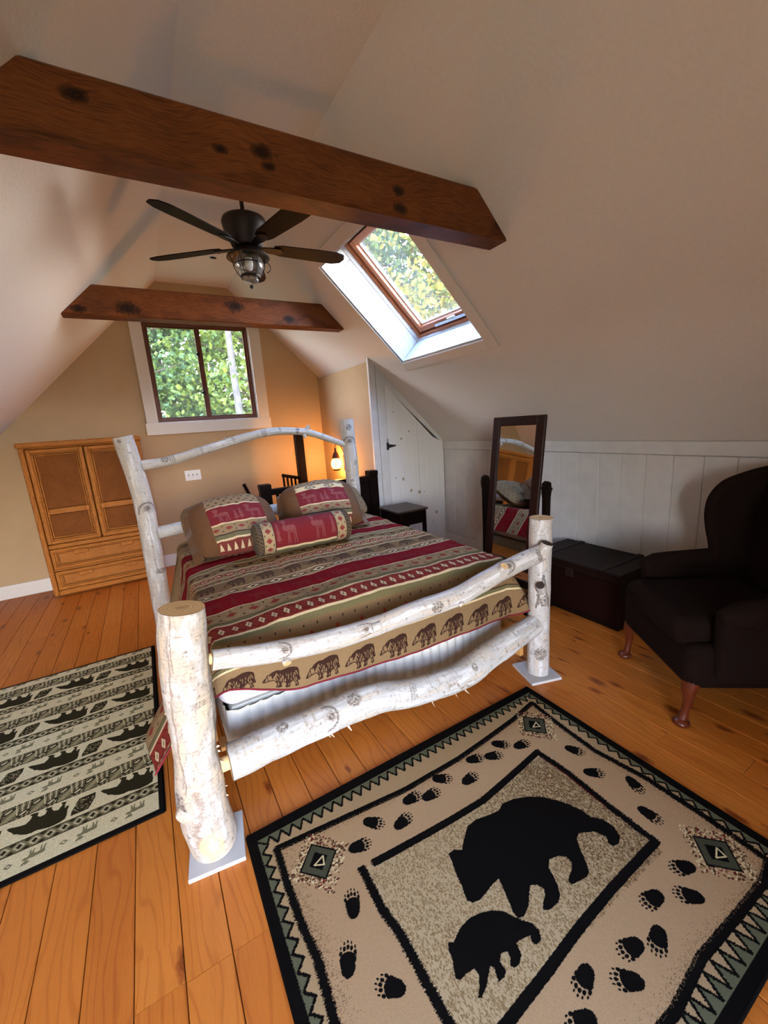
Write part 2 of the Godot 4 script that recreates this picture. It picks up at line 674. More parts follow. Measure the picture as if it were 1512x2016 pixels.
func make_materials() -> void:
	# plaster with a fine sprayed texture
	var peel := noise_tex(256, 0.06, rgb(90, 90, 90), rgb(170, 170, 170), 3, 3)
	M.ceiling = tri_mat(noise_tex(256, 0.06, rgb(229, 222, 213), rgb(236, 229, 220), 5), 2.6, 0.92)
	M.ceiling.heightmap_enabled = true
	M.ceiling.heightmap_texture = noise_tex(256, 0.07, rgb(60, 60, 60), rgb(200, 200, 200), 8, 3)
	M.ceiling.heightmap_scale = 0.2
	M.tan = tri_mat(noise_tex(256, 0.012, rgb(184, 156, 117), rgb(190, 162, 123), 6), 0.8, 0.88, 0.1, peel)
	M.white = tri_mat(noise_tex(256, 0.02, rgb(202, 200, 196), rgb(212, 210, 206), 9), 1.3, 0.5)
	M.trim_white = mat(rgb(222, 216, 206), 0.45)
	M.roof = mat(rgb(70, 66, 62), 0.9)
	# floor: eight boards of pine in one picture
	var kn := []
	var g := RandomNumberGenerator.new()
	g.seed = 21
	for i in 44:
		# half of the eight boards are nearly clear, half are knotty
		kn.append([g.randf(), g.randf() * 0.5 if i < 7 else 0.5 + g.randf() * 0.5, g.randf_range(0.05, 0.12)])
	var ft := wood(1536, 1024, 8, rgb(206, 124, 48), rgb(166, 86, 26), rgb(112, 46, 14), 4, kn, 4.5, 0.8, 0.5, 0.5)
	M.floor = []
	for tint in [rgb(255, 255, 255), rgb(249, 243, 236), rgb(255, 250, 242), rgb(246, 238, 230)]:
		var fm := tmat(ft, 0.33)
		fm.albedo_color = tint
		fm.metallic_specular = 0.45
		M.floor.append(fm)
	M.subfloor = mat(rgb(70, 42, 20), 0.9)
	# stained beams
	M.beam = tmat(wood(1536, 512, 2, rgb(122, 66, 30), rgb(48, 22, 10), rgb(22, 9, 5), 14, [[0.152, 0.25, 0.045], [0.412, 0.286, 0.05], [0.342, 0.321, 0.03], [0.422, 0.348, 0.03], [0.974, 0.35, 0.05], [0.689, 0.305, 0.035], [0.69, 0.4, 0.04], [0.189, 0.863, 0.085], [0.544, 0.769, 0.08], [0.75, 0.869, 0.06], [0.052, 0.9, 0.05]], 1.3, 0.9, 0.3, 0.75), 0.5)
	M.beam.metallic_specular = 0.3
	# oak of the wardrobe
	M.oak = tmat(wood(512, 512, 1, rgb(182, 116, 48), rgb(116, 64, 22), rgb(90, 48, 16), 31, [], 48.0, 0.9), 0.5)
	M.oak.metallic_specular = 0.25
	M.oak_dark = tmat(wood(512, 512, 1, rgb(134, 78, 28), rgb(76, 40, 13), rgb(80, 40, 14), 33, [], 60.0, 1.0), 0.55)
	M.oak_dark.metallic_specular = 0.2
	M.pine_trim = tmat(wood(256, 64, 1, rgb(176, 104, 62), rgb(140, 76, 42), rgb(120, 60, 30), 35, [], 20.0, 0.6), 0.4)
	M.pine = tmat(wood(256, 128, 1, rgb(214, 160, 96), rgb(184, 124, 62), rgb(130, 70, 30), 36, [[0.3, 0.5, 0.12]], 3.0, 0.8), 0.5)
	M.walnut = tmat(wood(256, 128, 1, rgb(40, 18, 12), rgb(22, 9, 6), rgb(20, 8, 5), 37, [], 24.0, 0.8), 0.5)
	M.walnut.metallic_specular = 0.3
	M.black_wood = tmat(wood(256, 128, 1, rgb(22, 13, 10), rgb(12, 7, 5), rgb(10, 6, 5), 38, [], 24.0, 0.8), 0.45)
	M.table_top = tmat(wood(256, 128, 1, rgb(66, 46, 34), rgb(40, 26, 19), rgb(20, 10, 6), 39, [], 20.0, 0.8), 0.4)
	M.fan_wood = tmat(wood(256, 64, 1, rgb(30, 21, 17), rgb(17, 12, 10), rgb(16, 10, 8), 40, [], 20.0, 0.8), 0.5)
	M.mahogany = tmat(wood(128, 64, 1, rgb(96, 40, 20), rgb(60, 22, 10), rgb(40, 14, 6), 43, [], 12.0, 0.8), 0.3)
	M.iron = mat(rgb(26, 23, 22), 0.5, 0.3)
	M.bronze = mat(rgb(30, 21, 17), 0.5, 0.3)
	M.fan_wood.metallic_specular = 0.2
	M.black_wood.metallic_specular = 0.2
	M.window_brown = tmat(wood(256, 64, 1, rgb(104, 52, 24), rgb(70, 34, 15), rgb(60, 24, 10), 55, [], 20.0, 0.8), 0.45)
	M.copper = mat(rgb(96, 52, 34), 0.45, 0.5)
	# glass
	M.pane = mat(Color(1, 1, 1, 0.06), 0.02)
	M.pane.transparency = BaseMaterial3D.TRANSPARENCY_ALPHA
	M.globe = mat(Color(0.93, 0.92, 0.88, 0.1), 0.05)
	M.globe.transparency = BaseMaterial3D.TRANSPARENCY_ALPHA
	M.mirror = mat(Color(0.86, 0.87, 0.86), 0.015, 1.0)
	M.chrome = mat(rgb(190, 192, 194), 0.25, 0.9)
	M.white_plastic = mat(rgb(236, 236, 232), 0.4)
	M.slot = mat(rgb(70, 70, 68), 0.6)
	# fabrics
	var weave := noise_tex(128, 0.25, rgb(60, 60, 60), rgb(200, 200, 200), 12, 2)
	M.chair = tri_mat(noise_tex(128, 0.1, rgb(20, 12, 9), rgb(30, 19, 14), 15), 6.0, 0.95, 0.08, weave)
	M.chair.metallic_specular = 0.2
	M.suede = tri_mat(noise_tex(128, 0.03, rgb(78, 50, 24), rgb(104, 68, 34), 16), 3.0, 0.95)
	M.suede.rim_enabled = true
	M.suede.rim = 0.3
	M.sheet = tri_mat(noise_tex(128, 0.03, rgb(228, 224, 232), rgb(236, 232, 240), 18), 2.0, 0.85)
	M.ticking = tri_mat(noise_tex(128, 0.04, rgb(196, 194, 182), rgb(210, 208, 196), 19), 4.0, 0.8)
	M.red_piping = mat(rgb(120, 20, 34), 0.85)
	M.leather = tri_mat(noise_tex(256, 0.05, rgb(22, 13, 10), rgb(34, 20, 15), 22), 2.0, 0.55, 0.1)
	M.trunk_side = tri_mat(noise_tex(256, 0.05, rgb(22, 9, 7), rgb(32, 13, 10), 23), 2.0, 0.5, 0.1)
	M.leather.metallic_specular = 0.25
	M.trunk_side.metallic_specular = 0.25
	M.rug_edge = mat(rgb(16, 13, 11), 0.95)
	M.rug_edge.metallic_specular = 0.1
	# cut log ends
	var c := Cv.new(256, 256, rgb(226, 190, 134))
	for i in range(16, 0, -1):
		c.oval(128 + sin(i) * 2, 128 + cos(i * 1.7) * 2, i * 8.2, i * 7.8, rgb(206, 164, 106) if i % 2 == 0 else rgb(230, 196, 142), 0.0, 3.0)
	for i in 26:
		var a := i * 0.24
		c.line(Vector2(128, 128), Vector2(128, 128) + Vector2(cos(a), sin(a)) * (30 + 20 * sin(i * 2.3)), 1.5, rgb(150, 108, 64), 1.0)
	c.poly([Vector2(92, 108), Vector2(168, 104), Vector2(160, 132), Vector2(96, 138)], rgb(192, 148, 92), 6.0)
	M.log_end = tmat(c.tex(), 0.8)
	M.dark_end = mat(rgb(66, 56, 50), 0.95)
	M.dark_end.metallic_specular = 0.1
	M.peel = mat(rgb(226, 204, 172), 0.8)

# ---------------------------------------------------------------- walls, ceiling
func build_shell() -> void:
	var T := 0.16
	# gable wall with its window opening (x 0.20..1.34, y 1.676..2.77), tan
	var mb := MB.new()
	var wx0 := 0.2
	var wx1 := 1.34
	var wy0 := 1.676
	var wy1 := 2.77
	var zz0 := ZB - T
	mb.extrude([Vector2(XL, -0.3), Vector2(wx0, -0.3), Vector2(wx0, 2.967), Vector2(XL, KNEE_Y)], zz0, ZB)
	mb.extrude([Vector2(wx1, -0.3), Vector2(XR, -0.3), Vector2(XR, KNEE_Y), Vector2(wx1, 3.0023)], zz0, ZB)
	mb.extrude([Vector2(wx0, -0.3), Vector2(wx1, -0.3), Vector2(wx1, wy0), Vector2(wx0, wy0)], zz0, ZB)
	mb.extrude([Vector2(wx0, wy1), Vector2(wx1, wy1), Vector2(wx1, 3.0023), Vector2(1.164, FLAT_Y), Vector2(0.4125, FLAT_Y), Vector2(wx0, 2.967)], zz0, ZB)
	struct("wall_back", mb, M.tan)
	# rear gable wall behind the camera with a wide glass door (x -1.2..0.7, y 0..2.1)
	mb = MB.new()
	var dx0 := DX0
	var dx1 := DX1
	mb.extrude([Vector2(XL, -0.3), Vector2(dx0, -0.3), Vector2(dx0, 1.56), Vector2(XL, KNEE_Y)], ZR, ZR + T)
	# to the right of the door the wall steps forward (a built-in cupboard behind it)
	mb.extrude([Vector2(dx1, -0.3), Vector2(XR, -0.3), Vector2(XR, KNEE_Y), Vector2(1.164, FLAT_Y), Vector2(dx1, FLAT_Y)], ZR - 0.75, ZR + T)
	mb.extrude([Vector2(dx0, -0.3), Vector2(dx1, -0.3), Vector2(dx1, 0.0), Vector2(dx0, 0.0)], ZR, ZR + T)
	mb.extrude([Vector2(-0.7, 2.1), Vector2(dx1, 2.1), Vector2(dx1, FLAT_Y), Vector2(0.4125, FLAT_Y)], ZR, ZR + T)
	struct("wall_rear", mb, M.tan)
	# knee walls
	mb = MB.new()
	mb.box(V(XR + T / 2 + 0.014, KNEE_Y / 2 - 0.1, (ZR + ZB) / 2), V(T, KNEE_Y + 0.2, ZR - ZB + 2 * T), 0.0)
	var wr := struct_root("wall_right")
	part("backing", mb, M.white, wr)
	mb = MB.new()
	mb.box(V(XL - T / 2 - 0.007, KNEE_Y / 2 - 0.1, (ZR + ZB) / 2), V(T, KNEE_Y + 0.2, ZR - ZB + 2 * T), 0.0)
	var wl := struct_root("wall_left")
	part("backing", mb, M.white, wl)
	var bz := ZB + 0.004
	while bz < ZR - 0.05:
		var ez := minf(bz + 0.1795, ZR)
		var bb := MB.new()
		bb.box(V(XL - 0.001, 0.575, (bz + ez) / 2), V(0.014, 1.15, ez - bz - 0.0015), 0.0045)
		part("board", bb, M.white, wl)
		bz += 0.1795
	mb = MB.new()
	mb.box(V(XL + 0.015, KNEE_Y - 0.05, (ZR + ZB) / 2), V(0.018, 0.1, ZR - ZB), 0.003)
	struct("trim_1", mb, M.trim_white)
	# ceiling: flat strip and two slopes
	var L := 2.757
	mb = MB.new()
	mb.box(V((1.164 + 0.4125) / 2, FLAT_Y + 0.15, (ZR + ZB) / 2), V(1.164 - 0.4125 + 0.5, 0.3, ZR - ZB + 2 * T), 0.0)
	struct("ceiling", mb, M.ceiling)
	var xr := Transform3D(Basis(V(0.7189, -0.6953, 0), V(0.6953, 0.7189, 0), V(0, 0, 1)), V(1.164, FLAT_Y, 0))
	var s0 := 0.5105
	var s1 := 1.597
	mb = MB.new()
	mb.box(V(s0 / 2, 0.15, (ZR + ZB) / 2), V(s0, 0.3, ZR - ZB + 2 * T), 0.0, 0, 1.0, Vector2.ZERO, xr)
	mb.box(V((s1 + L + 0.25) / 2, 0.15, (ZR + ZB) / 2), V(L + 0.25 - s1, 0.3, ZR - ZB + 2 * T), 0.0, 0, 1.0, Vector2.ZERO, xr)
	mb.box(V((s0 + s1) / 2, 0.15, (ZB - T - 3.49) / 2), V(s1 - s0, 0.3, -3.49 - ZB + T), 0.0, 0, 1.0, Vector2.ZERO, xr)
	mb.box(V((s0 + s1) / 2, 0.15, (ZR + T - 2.39) / 2), V(s1 - s0, 0.3, ZR + T + 2.39), 0.0, 0, 1.0, Vector2.ZERO, xr)
	struct("ceiling_right", mb, M.ceiling)
	var xl := Transform3D(Basis(V(-0.7189, -0.6953, 0), V(-0.6953, 0.7189, 0), V(0, 0, -1)), V(0.4125, FLAT_Y, 0))
	mb = MB.new()
	mb.box(V(s0 / 2, 0.15, -(ZR + ZB) / 2), V(s0, 0.3, ZR - ZB + 2 * T), 0.0, 0, 1.0, Vector2.ZERO, xl)
	mb.box(V((s1 + L + 0.25) / 2, 0.15, -(ZR + ZB) / 2), V(L + 0.25 - s1, 0.3, ZR - ZB + 2 * T), 0.0, 0, 1.0, Vector2.ZERO, xl)
	mb.box(V((s0 + s1) / 2, 0.15, -(ZR + ZB) / 2), V(s1 - s0, 0.3, ZR - ZB + 2 * T), 0.0, 0, 1.0, Vector2.ZERO, xl)
	struct("ceiling_left", mb, M.ceiling)
	# baseboard along the gable wall, left of the wardrobe and up to the stairs
	mb = MB.new()
	mb.box(V((XL + 0.95) / 2, 0.071, ZB + 0.008), V(0.95 - XL, 0.142, 0.016), 0.003)
	struct("baseboard_back", mb, M.trim_white)

func build_floor() -> void:
	var f := struct_root("floor")
	var mb := MB.new()
	var hx0 := 1.006
	# sub-floor round the stair opening
	mb.box(V((XL + hx0) / 2, -0.1, (ZR + ZB) / 2), V(hx0 - XL, 0.16, ZR - ZB), 0.0)
	mb.box(V((hx0 + XR) / 2, -0.1, (ZR - 4.02) / 2), V(XR - hx0, 0.16, ZR + 4.02), 0.0)
	mb.box(V((XC + XR) / 2, -0.1, (-4.02 + ZB) / 2), V(XR - XC, 0.16, -4.02 - ZB), 0.0)
	part("subfloor", mb, M.subfloor, f)
	var pitch := 0.1275
	var k0 := int(floor((XL + 0.0135) / pitch))
	var x := -0.0135 + k0 * pitch
	var col := 0
	while x < XR:
		var a := maxf(x, XL)
		var b := minf(x + pitch, XR)
		var zend := ZB if b <= hx0 + 0.02 or a >= XC else -4.02
		# butt joints: two of them are seen in the foreground
		var cuts := []
		if absf(x + 0.0135) < 0.01:
			cuts = [-1.063, -3.1]
		elif absf(x + 0.0135 + 2 * pitch) < 0.01 or absf(x + 0.0135 + pitch) < 0.01:
			cuts = [-1.066, -3.4] if absf(x + 0.0135 + pitch) > 0.01 else [0.3, -1.062, -2.9]
		else:
			var z := 0.4 - rng.randf() * 1.6
			while z > zend + 0.6:
				if not (z < -0.75 and z > -1.5 and x < 0.4):
					cuts.append(z)
				z -= rng.randf_range(1.5, 3.2)
		var zs := [ZR] + cuts + [zend]
		for i in zs.size() - 1:
			var z0: float = zs[i]
			var z1: float = zs[i + 1]
			if z0 - z1 < 0.05:
				continue
			var q := MB.new()
			var row := rng.randi() % 4 + (4 if x > 0.9 + rng.randf() * 0.8 else 0)
			# u runs along the board (2.4 m per picture), v picks one of the eight boards
			plank(q, a, b, z0, z1, row, rng.randf())
			part("plank", q, M.floor[rng.randi() % 4], f)
		x += pitch
		col += 1

func plank(q: MB, a: float, b: float, z0: float, z1: float, row: int, uo: float) -> void:
	var g := 0.0012
	var c := 0.0022
	var x0 := a + g
	var x1 := b - g
	var za := z0 - 0.0006
	var zb := z1 + 0.0006
	var y := 0.0
	var lo := -0.02
	var vv := func(x: float) -> float: return (row + 0.04 + 0.92 * (x - a) / 0.1275) / 8.0
	var uu := func(z: float) -> float: return -z / 2.4 + uo
	var strip := func(xa: float, ya: float, xb: float, yb: float, nn: Vector3) -> void:
		q.face([V(xa, ya, za), V(xb, yb, za), V(xb, yb, zb), V(xa, ya, zb)], nn, [Vector2(uu.call(za), vv.call(xa)), Vector2(uu.call(za), vv.call(xb)), Vector2(uu.call(zb), vv.call(xb)), Vector2(uu.call(zb), vv.call(xa))])
	strip.call(x0 + c, y, x1 - c, y, Vector3.UP)
	strip.call(x0, y - c, x0 + c, y, V(-0.7, 0.7, 0))
	strip.call(x1 - c, y, x1, y - c, V(0.7, 0.7, 0))
	strip.call(x0, lo, x0, y - c, Vector3.LEFT)
	strip.call(x1, y - c, x1, lo, Vector3.RIGHT)
	for e in [[za, 1.0], [zb, -1.0]]:
		q.face([V(x0, lo, e[0]), V(x1, lo, e[0]), V(x1, y - c, e[0]), V(x1 - c, y, e[0]), V(x0 + c, y, e[0]), V(x0, y - c, e[0])], V(0, 0, e[1]), [Vector2(0, 0), Vector2(0.01, 0), Vector2(0.01, 0.01), Vector2(0.01, 0.01), Vector2(0, 0.01), Vector2(0, 0.01)])

func build_right_wall() -> void:
	var w: Node = get_node("wall_right")
	# boards, with the joints where the photograph shows them
	var pitch := 0.1795
	var z := -2.338 - 10 * pitch
	while z < ZR:
		var a := maxf(z, ZC + 0.004)
		var b := minf(z + pitch, ZR)
		if b - a > 0.02:
			var mb := MB.new()
			mb.box(V(XR + 0.006, 0.575, (a + b) / 2), V(0.014, 1.15, b - a - 0.0015), 0.0045)
			part("board", mb, M.white, w)
		z += pitch
	var mb2 := MB.new()
	mb2.box(V(XR - 0.008, (1.155 + 1.248) / 2, (ZC + ZR) / 2), V(0.02, 0.093, ZR - ZC - 0.002), 0.003)
	struct("trim_2", mb2, M.white)
	mb2 = MB.new()
	mb2.box(V(XR - 0.012, 0.06, (ZC + ZR) / 2), V(0.018, 0.12, ZR - ZC - 0.002), 0.003)
	struct("baseboard_right", mb2, M.white)

func build_closet() -> void:
	# tan side wall of the closet, from the gable wall forward to z ZC
	var ytop := FLAT_Y - (XC - 1.164) / 1.034
	var mb := MB.new()
	mb.box(V(XC + 0.05, ytop / 2 - 0.15, (ZB + ZC - 0.031) / 2), V(0.1, ytop + 0.22, ZC - 0.031 - ZB), 0.0)
	struct("wall_closet_side", mb, M.tan)
	# front: corner board, casing, header strip along the slope
	var f := struct_root("wall_closet_front")
	mb = MB.new()
	mb.extrude([Vector2(XC, 0), Vector2(2.259, 0), Vector2(2.259, slope_y(2.259)), Vector2(XC, slope_y(XC))], ZC - 0.03, ZC, Transform3D(), 1.0)
	part("corner_board", mb, M.white, f)
	mb = MB.new()
	mb.extrude([Vector2(2.261, 0), Vector2(2.358, 0), Vector2(2.358, slope_y(2.358)), Vector2(2.261, slope_y(2.261))], ZC - 0.03, ZC + 0.012)
	part("casing", mb, M.white, f)
	mb = MB.new()
	mb.extrude([Vector2(2.358, slope_y(2.358) - 0.11), Vector2(XR, KNEE_Y - 0.045), Vector2(XR, KNEE_Y), Vector2(2.358, slope_y(2.358))], ZC - 0.03, ZC - 0.006)
	part("header", mb, M.white, f)
	# plank door with knots showing through the paint
	var knots := [[2.653, 1.393], [2.543, 1.317], [2.542, 0.858], [2.645, 0.71], [2.758, 0.675], [3.0, 0.391], [2.444, 0.881], [2.829, 0.671], [2.46, 1.62], [2.86, 1.43], [2.93, 0.28]]
	var S := 400.0
	var c := Cv.new(320, 800, rgb(220, 220, 218))
	for i in 160:
		var gx := rng.randf() * 320
		var gy := rng.randf() * 800
		c.line(Vector2(gx, gy), Vector2(gx + rng.randf_range(-2, 2), gy + rng.randf_range(40, 160)), 1.0, rgb(208, 206, 202), 1.0)
	for i in knots.size():
		var q := Vector2((knots[i][0] - 2.36) * S, (2.0 - knots[i][1]) * S)
		var r: float = [4.0, 4.5, 6.0, 6.0, 7.0, 6.5, 2.5, 2.5, 2.5, 2.0, 2.0][i]
		c.oval(q.x, q.y, r, r * 1.15, rgb(120, 96, 72), 0.3, 1.0)
		if r > 3.0:
			c.oval(q.x + 0.6, q.y, r * 0.62, r * 0.72, rgb(190, 176, 158), 0.3, 1.0)
	var dm := tmat(c.tex(), 0.5)
	var d := struct_root("door_1")
	var xs := [2.366, 2.565, 2.768, 2.978, 3.138]
	for i in 4:
		mb = MB.new()
		var a: float = xs[i] + 0.001
		var b: float = xs[i + 1] - 0.001
		var ta := minf(1.905, slope_y(a) - 0.105)
		var tb := slope_y(b) - 0.105
		if i == 3:
			tb = slope_y(b) - 0.03
		mb.extrude([Vector2(a, 0.012), Vector2(b, 0.012), Vector2(b, tb), Vector2(a, ta)], ZC - 0.024, ZC + [0.002, 0.0, 0.003, 0.001][i])
		for k in mb.uv.size():
			mb.uv[k] = Vector2((mb.v[k].x - 2.36) * S / 320.0, (2.0 - mb.v[k].y) * S / 800.0)
		part("plank", mb, dm, d)
	for hy in [1.249, 0.35]:
		mb = MB.new()
		mb.box(V(2.351, hy, ZC + 0.016), V(0.024, 0.08, 0.008), 0.002)
		mb.extrude([Vector2(2.362, hy - 0.022), Vector2(2.467, hy - 0.006), Vector2(2.467, hy + 0.006), Vector2(2.362, hy + 0.022)], ZC + 0.003, ZC + 0.009)
		mb.tube([V(2.363, hy - 0.036, ZC + 0.014), V(2.363, hy + 0.036, ZC + 0.014)], [0.006, 0.006], 8)
		var hg := part("hinge", mb, M.iron, d, "black iron strap hinge")
		if hy > 1.0:
			mb = MB.new()
			var ring := []
			for i in 13:
				var t := TAU * i / 12
				ring.append(V(2.354 + 0.008 * sin(t), hy + 0.06 + 0.02 * cos(t), ZC + 0.017))
			var rr := []
			rr.resize(13)
			rr.fill(0.002)
			mb.tube(ring, rr, 6)
			part("hook_ring", mb, M.iron, hg)

func slope_y(x: float) -> float:
	return FLAT_Y - (x - 1.164) / 1.034

func bar(mb: MB, x0: float, x1: float, y0: float, y1: float, z0: float, z1: float, ch := 0.003, ax := 0, xf := Transform3D(), off := Vector2.ZERO) -> MB:
	return mb.box(V((x0 + x1) / 2, (y0 + y1) / 2, (z0 + z1) / 2), V(absf(x1 - x0), absf(y1 - y0), absf(z1 - z0)), ch, ax, 1.0, off, xf)

func build_gable_window() -> void:
	var w := struct_root("window_1")
	var z := ZB
	# painted casing: two sides, head and a deeper sill board
	part("casing", bar(MB.new(), 0.092, 0.2, 1.67, 2.86, z + 0.001, z + 0.022), M.trim_white, w)
	part("casing", bar(MB.new(), 1.34, 1.475, 1.67, 2.79, z + 0.001, z + 0.022), M.trim_white, w)
	part("casing", bar(MB.new(), 0.2, 1.34, 2.77, 2.86, z + 0.001, z + 0.022), M.trim_white, w)
	part("sill", bar(MB.new(), 0.078, 1.485, 1.546, 1.676, z + 0.001, z + 0.03), M.trim_white, w)
	# jamb liner
	var mb := MB.new()
	bar(mb, 0.2, 0.212, 1.676, 2.77, z - 0.15, z)
	bar(mb, 1.328, 1.34, 1.676, 2.77, z - 0.15, z)
	bar(mb, 0.212, 1.328, 1.676, 1.684, z - 0.15, z)
	part("jamb", mb, M.trim_white, w)
	# brown frame
	mb = MB.new()
	bar(mb, 0.206, 0.238, 1.68, 2.77, z - 0.07, z - 0.012, 0.003, 1)
	bar(mb, 1.300, 1.334, 1.68, 2.77, z - 0.07, z - 0.012, 0.003, 1)
	bar(mb, 0.238, 1.300, 1.68, 1.715, z - 0.07, z - 0.012)
	bar(mb, 0.238, 1.300, 2.73, 2.77, z - 0.07, z - 0.012)
	part("frame", mb, M.window_brown, w)
	# two sliding sashes, the right one in front
	for q in [[0.236, 0.790, z - 0.056], [0.735, 1.302, z - 0.034]]:
		mb = MB.new()
		var e := 0.026
		bar(mb, q[0], q[0] + (e if q[0] < 0.5 else 0.058), 1.71, 2.735, q[2] - 0.009, q[2] + 0.009, 0.003, 1)
		bar(mb, q[1] - e, q[1], 1.71, 2.735, q[2] - 0.009, q[2] + 0.009, 0.003, 1)
		bar(mb, q[0], q[1], 1.71, 1.71 + e, q[2] - 0.0085, q[2] + 0.0085)
		bar(mb, q[0], q[1], 2.735 - e, 2.735, q[2] - 0.0085, q[2] + 0.0085)
		var s := part("sash", mb, M.window_brown, w)
		part("pane", bar(MB.new(), q[0] + 0.02, q[1] - 0.02, 1.73, 2.715, q[2] - 0.002, q[2] + 0.002, 0.0), M.pane, s)
	for y in [2.43, 2.0]:
		mb = MB.new()
		bar(mb, 0.737, 0.757, y - 0.03, y + 0.03, z - 0.026, z - 0.012)
		bar(mb, 0.722, 0.742, y - 0.012, y + 0.012, z - 0.024, z - 0.006)
		part("latch", mb, M.iron, w)

func build_skylight() -> void:
	var xr := Transform3D(Basis(V(0.7189, -0.6953, 0), V(0.6953, 0.7189, 0), V(0, 0, 1)), V(1.164, FLAT_Y, 0))
	roof_window("window_2", xr, -3.49, -2.39, true)

# s runs down the slope, the second axis out through the roof, t along the room
func roof_window(called: String, xf: Transform3D, t0: float, t1: float, seen: bool) -> void:
	var w := struct_root(called)
	var s0 := 0.5105
	var s1 := 1.597
	# flat casing round the opening, in the ceiling's colour
	part("casing", bar(MB.new(), s0 - 0.09, s1 + 0.092, -0.014, 0.0, t0 - 0.085, t0, 0.003, 0, xf), M.ceiling, w)
	part("casing", bar(MB.new(), s0 - 0.09, s1 + 0.092, -0.014, 0.0, t1, t1 + 0.1, 0.003, 0, xf), M.ceiling, w)
	part("casing", bar(MB.new(), s0 - 0.09, s0, -0.014, 0.0, t0, t1, 0.003, 0, xf), M.ceiling, w)
	part("casing", bar(MB.new(), s1, s1 + 0.092, -0.014, 0.0, t0, t1, 0.003, 0, xf), M.ceiling, w)
	# painted boards lining the shaft
	var d := 0.3
	var nb := 8
	for i in nb:
		var a := s0 + 0.012 + (s1 - s0 - 0.024) * i / nb
		var b := s0 + 0.012 + (s1 - s0 - 0.024) * (i + 1) / nb
		for e in [[t0, t0 + 0.012], [t1 - 0.012, t1]]:
			part("board", bar(MB.new(), a + 0.001, b - 0.001, 0.0, d, e[0], e[1], 0.0035, 1, xf), M.white, w)
	for i in nb:
		var a := t0 + 0.012 + (t1 - t0 - 0.024) * i / nb
		var b := t0 + 0.012 + (t1 - t0 - 0.024) * (i + 1) / nb
		part("board", bar(MB.new(), s1 - 0.012, s1, 0.0, d, a + 0.001, b - 0.001, 0.0035, 1, xf), M.white, w)
		part("board", bar(MB.new(), s0, s0 + 0.012, 0.0, d, a + 0.001, b - 0.001, 0.0035, 1, xf), M.white, w)
	# beads where the boards meet the frame and the room
	var mb := MB.new()
	for y in [[0.26, 0.3, 0.006], [0.0, 0.03, 0.004]]:
		bar(mb, s0 + 0.012, s1 - 0.012, y[0], y[1], t0 + 0.012, t0 + 0.012 + y[2], 0.001, 0, xf)
		bar(mb, s0 + 0.012, s1 - 0.012, y[0], y[1], t1 - 0.012 - y[2], t1 - 0.012, 0.001, 0, xf)
		bar(mb, s1 - 0.012 - y[2], s1 - 0.012, y[0], y[1], t0 + 0.012, t1 - 0.012, 0.001, 2, xf)
	part("bead", mb, M.white, w)
	# fixed frame and sash of pine
	for lay in [[0.0, 0.042, 0.3, 0.37, "frame"], [0.056, 0.106, 0.318, 0.39, "sash"]]:
		var e0: float = lay[0]
		var e1: float = lay[1]
		mb = MB.new()
		bar(mb, s0 + e0, s1 - e0, lay[2], lay[3], t0 + e0, t0 + e1, 0.004, 0, xf)
		bar(mb, s0 + e0, s1 - e0, lay[2], lay[3], t1 - e1, t1 - e0, 0.004, 0, xf, Vector2(0.3, 0.2))
		bar(mb, s0 + e0, s0 + e1, lay[2], lay[3], t0 + e1, t1 - e1, 0.004, 2, xf)
		bar(mb, s1 - e1, s1 - e0, lay[2], lay[3], t0 + e1, t1 - e1, 0.004, 2, xf, Vector2(0.3, 0.5))
		part(lay[4], mb, M.pine_trim, w)
	# dark seal down in the gap between frame and sash
	mb = MB.new()
	bar(mb, s0 + 0.03, s1 - 0.03, 0.372, 0.392, t0 + 0.03, t0 + 0.07, 0.0, 0, xf)
	bar(mb, s0 + 0.03, s1 - 0.03, 0.372, 0.392, t1 - 0.07, t1 - 0.03, 0.0, 0, xf)
	bar(mb, s0 + 0.03, s0 + 0.07, 0.372, 0.392, t0 + 0.07, t1 - 0.07, 0.0, 0, xf)
	bar(mb, s1 - 0.07, s1 - 0.03, 0.372, 0.392, t0 + 0.07, t1 - 0.07, 0.0, 0, xf)
	part("seal", mb, M.iron, w)
	mb = MB.new()
	bar(mb, s0 + 0.105, s1 - 0.105, 0.352, 0.37, t0 + 0.105, t0 + 0.12, 0.002, 0, xf)
	bar(mb, s0 + 0.105, s1 - 0.105, 0.352, 0.37, t1 - 0.12, t1 - 0.105, 0.002, 0, xf)
	bar(mb, s1 - 0.12, s1 - 0.105, 0.352, 0.37, t0 + 0.12, t1 - 0.12, 0.002, 0, xf)
	bar(mb, s0 + 0.105, s0 + 0.12, 0.352, 0.37, t0 + 0.12, t1 - 0.12, 0.002, 0, xf)
	part("gasket", mb, M.white_plastic, w)
	part("pane", bar(MB.new(), s0 + 0.1, s1 - 0.1, 0.372, 0.38, t0 + 0.1, t1 - 0.1, 0.0, 0, xf), M.pane, w)
	# outer flashing of the frame, above the roof
	mb = MB.new()
	bar(mb, s0 - 0.04, s1 + 0.04, 0.3, 0.41, t0 - 0.05, t0, 0.003, 0, xf)
	bar(mb, s0 - 0.04, s1 + 0.04, 0.3, 0.41, t1, t1 + 0.05, 0.003, 0, xf)
	bar(mb, s0 - 0.04, s0, 0.3, 0.41, t0, t1, 0.003, 0, xf)
	bar(mb, s1, s1 + 0.04, 0.3, 0.41, t0, t1, 0.003, 0, xf)
	part("flashing", mb, M.roof, w)
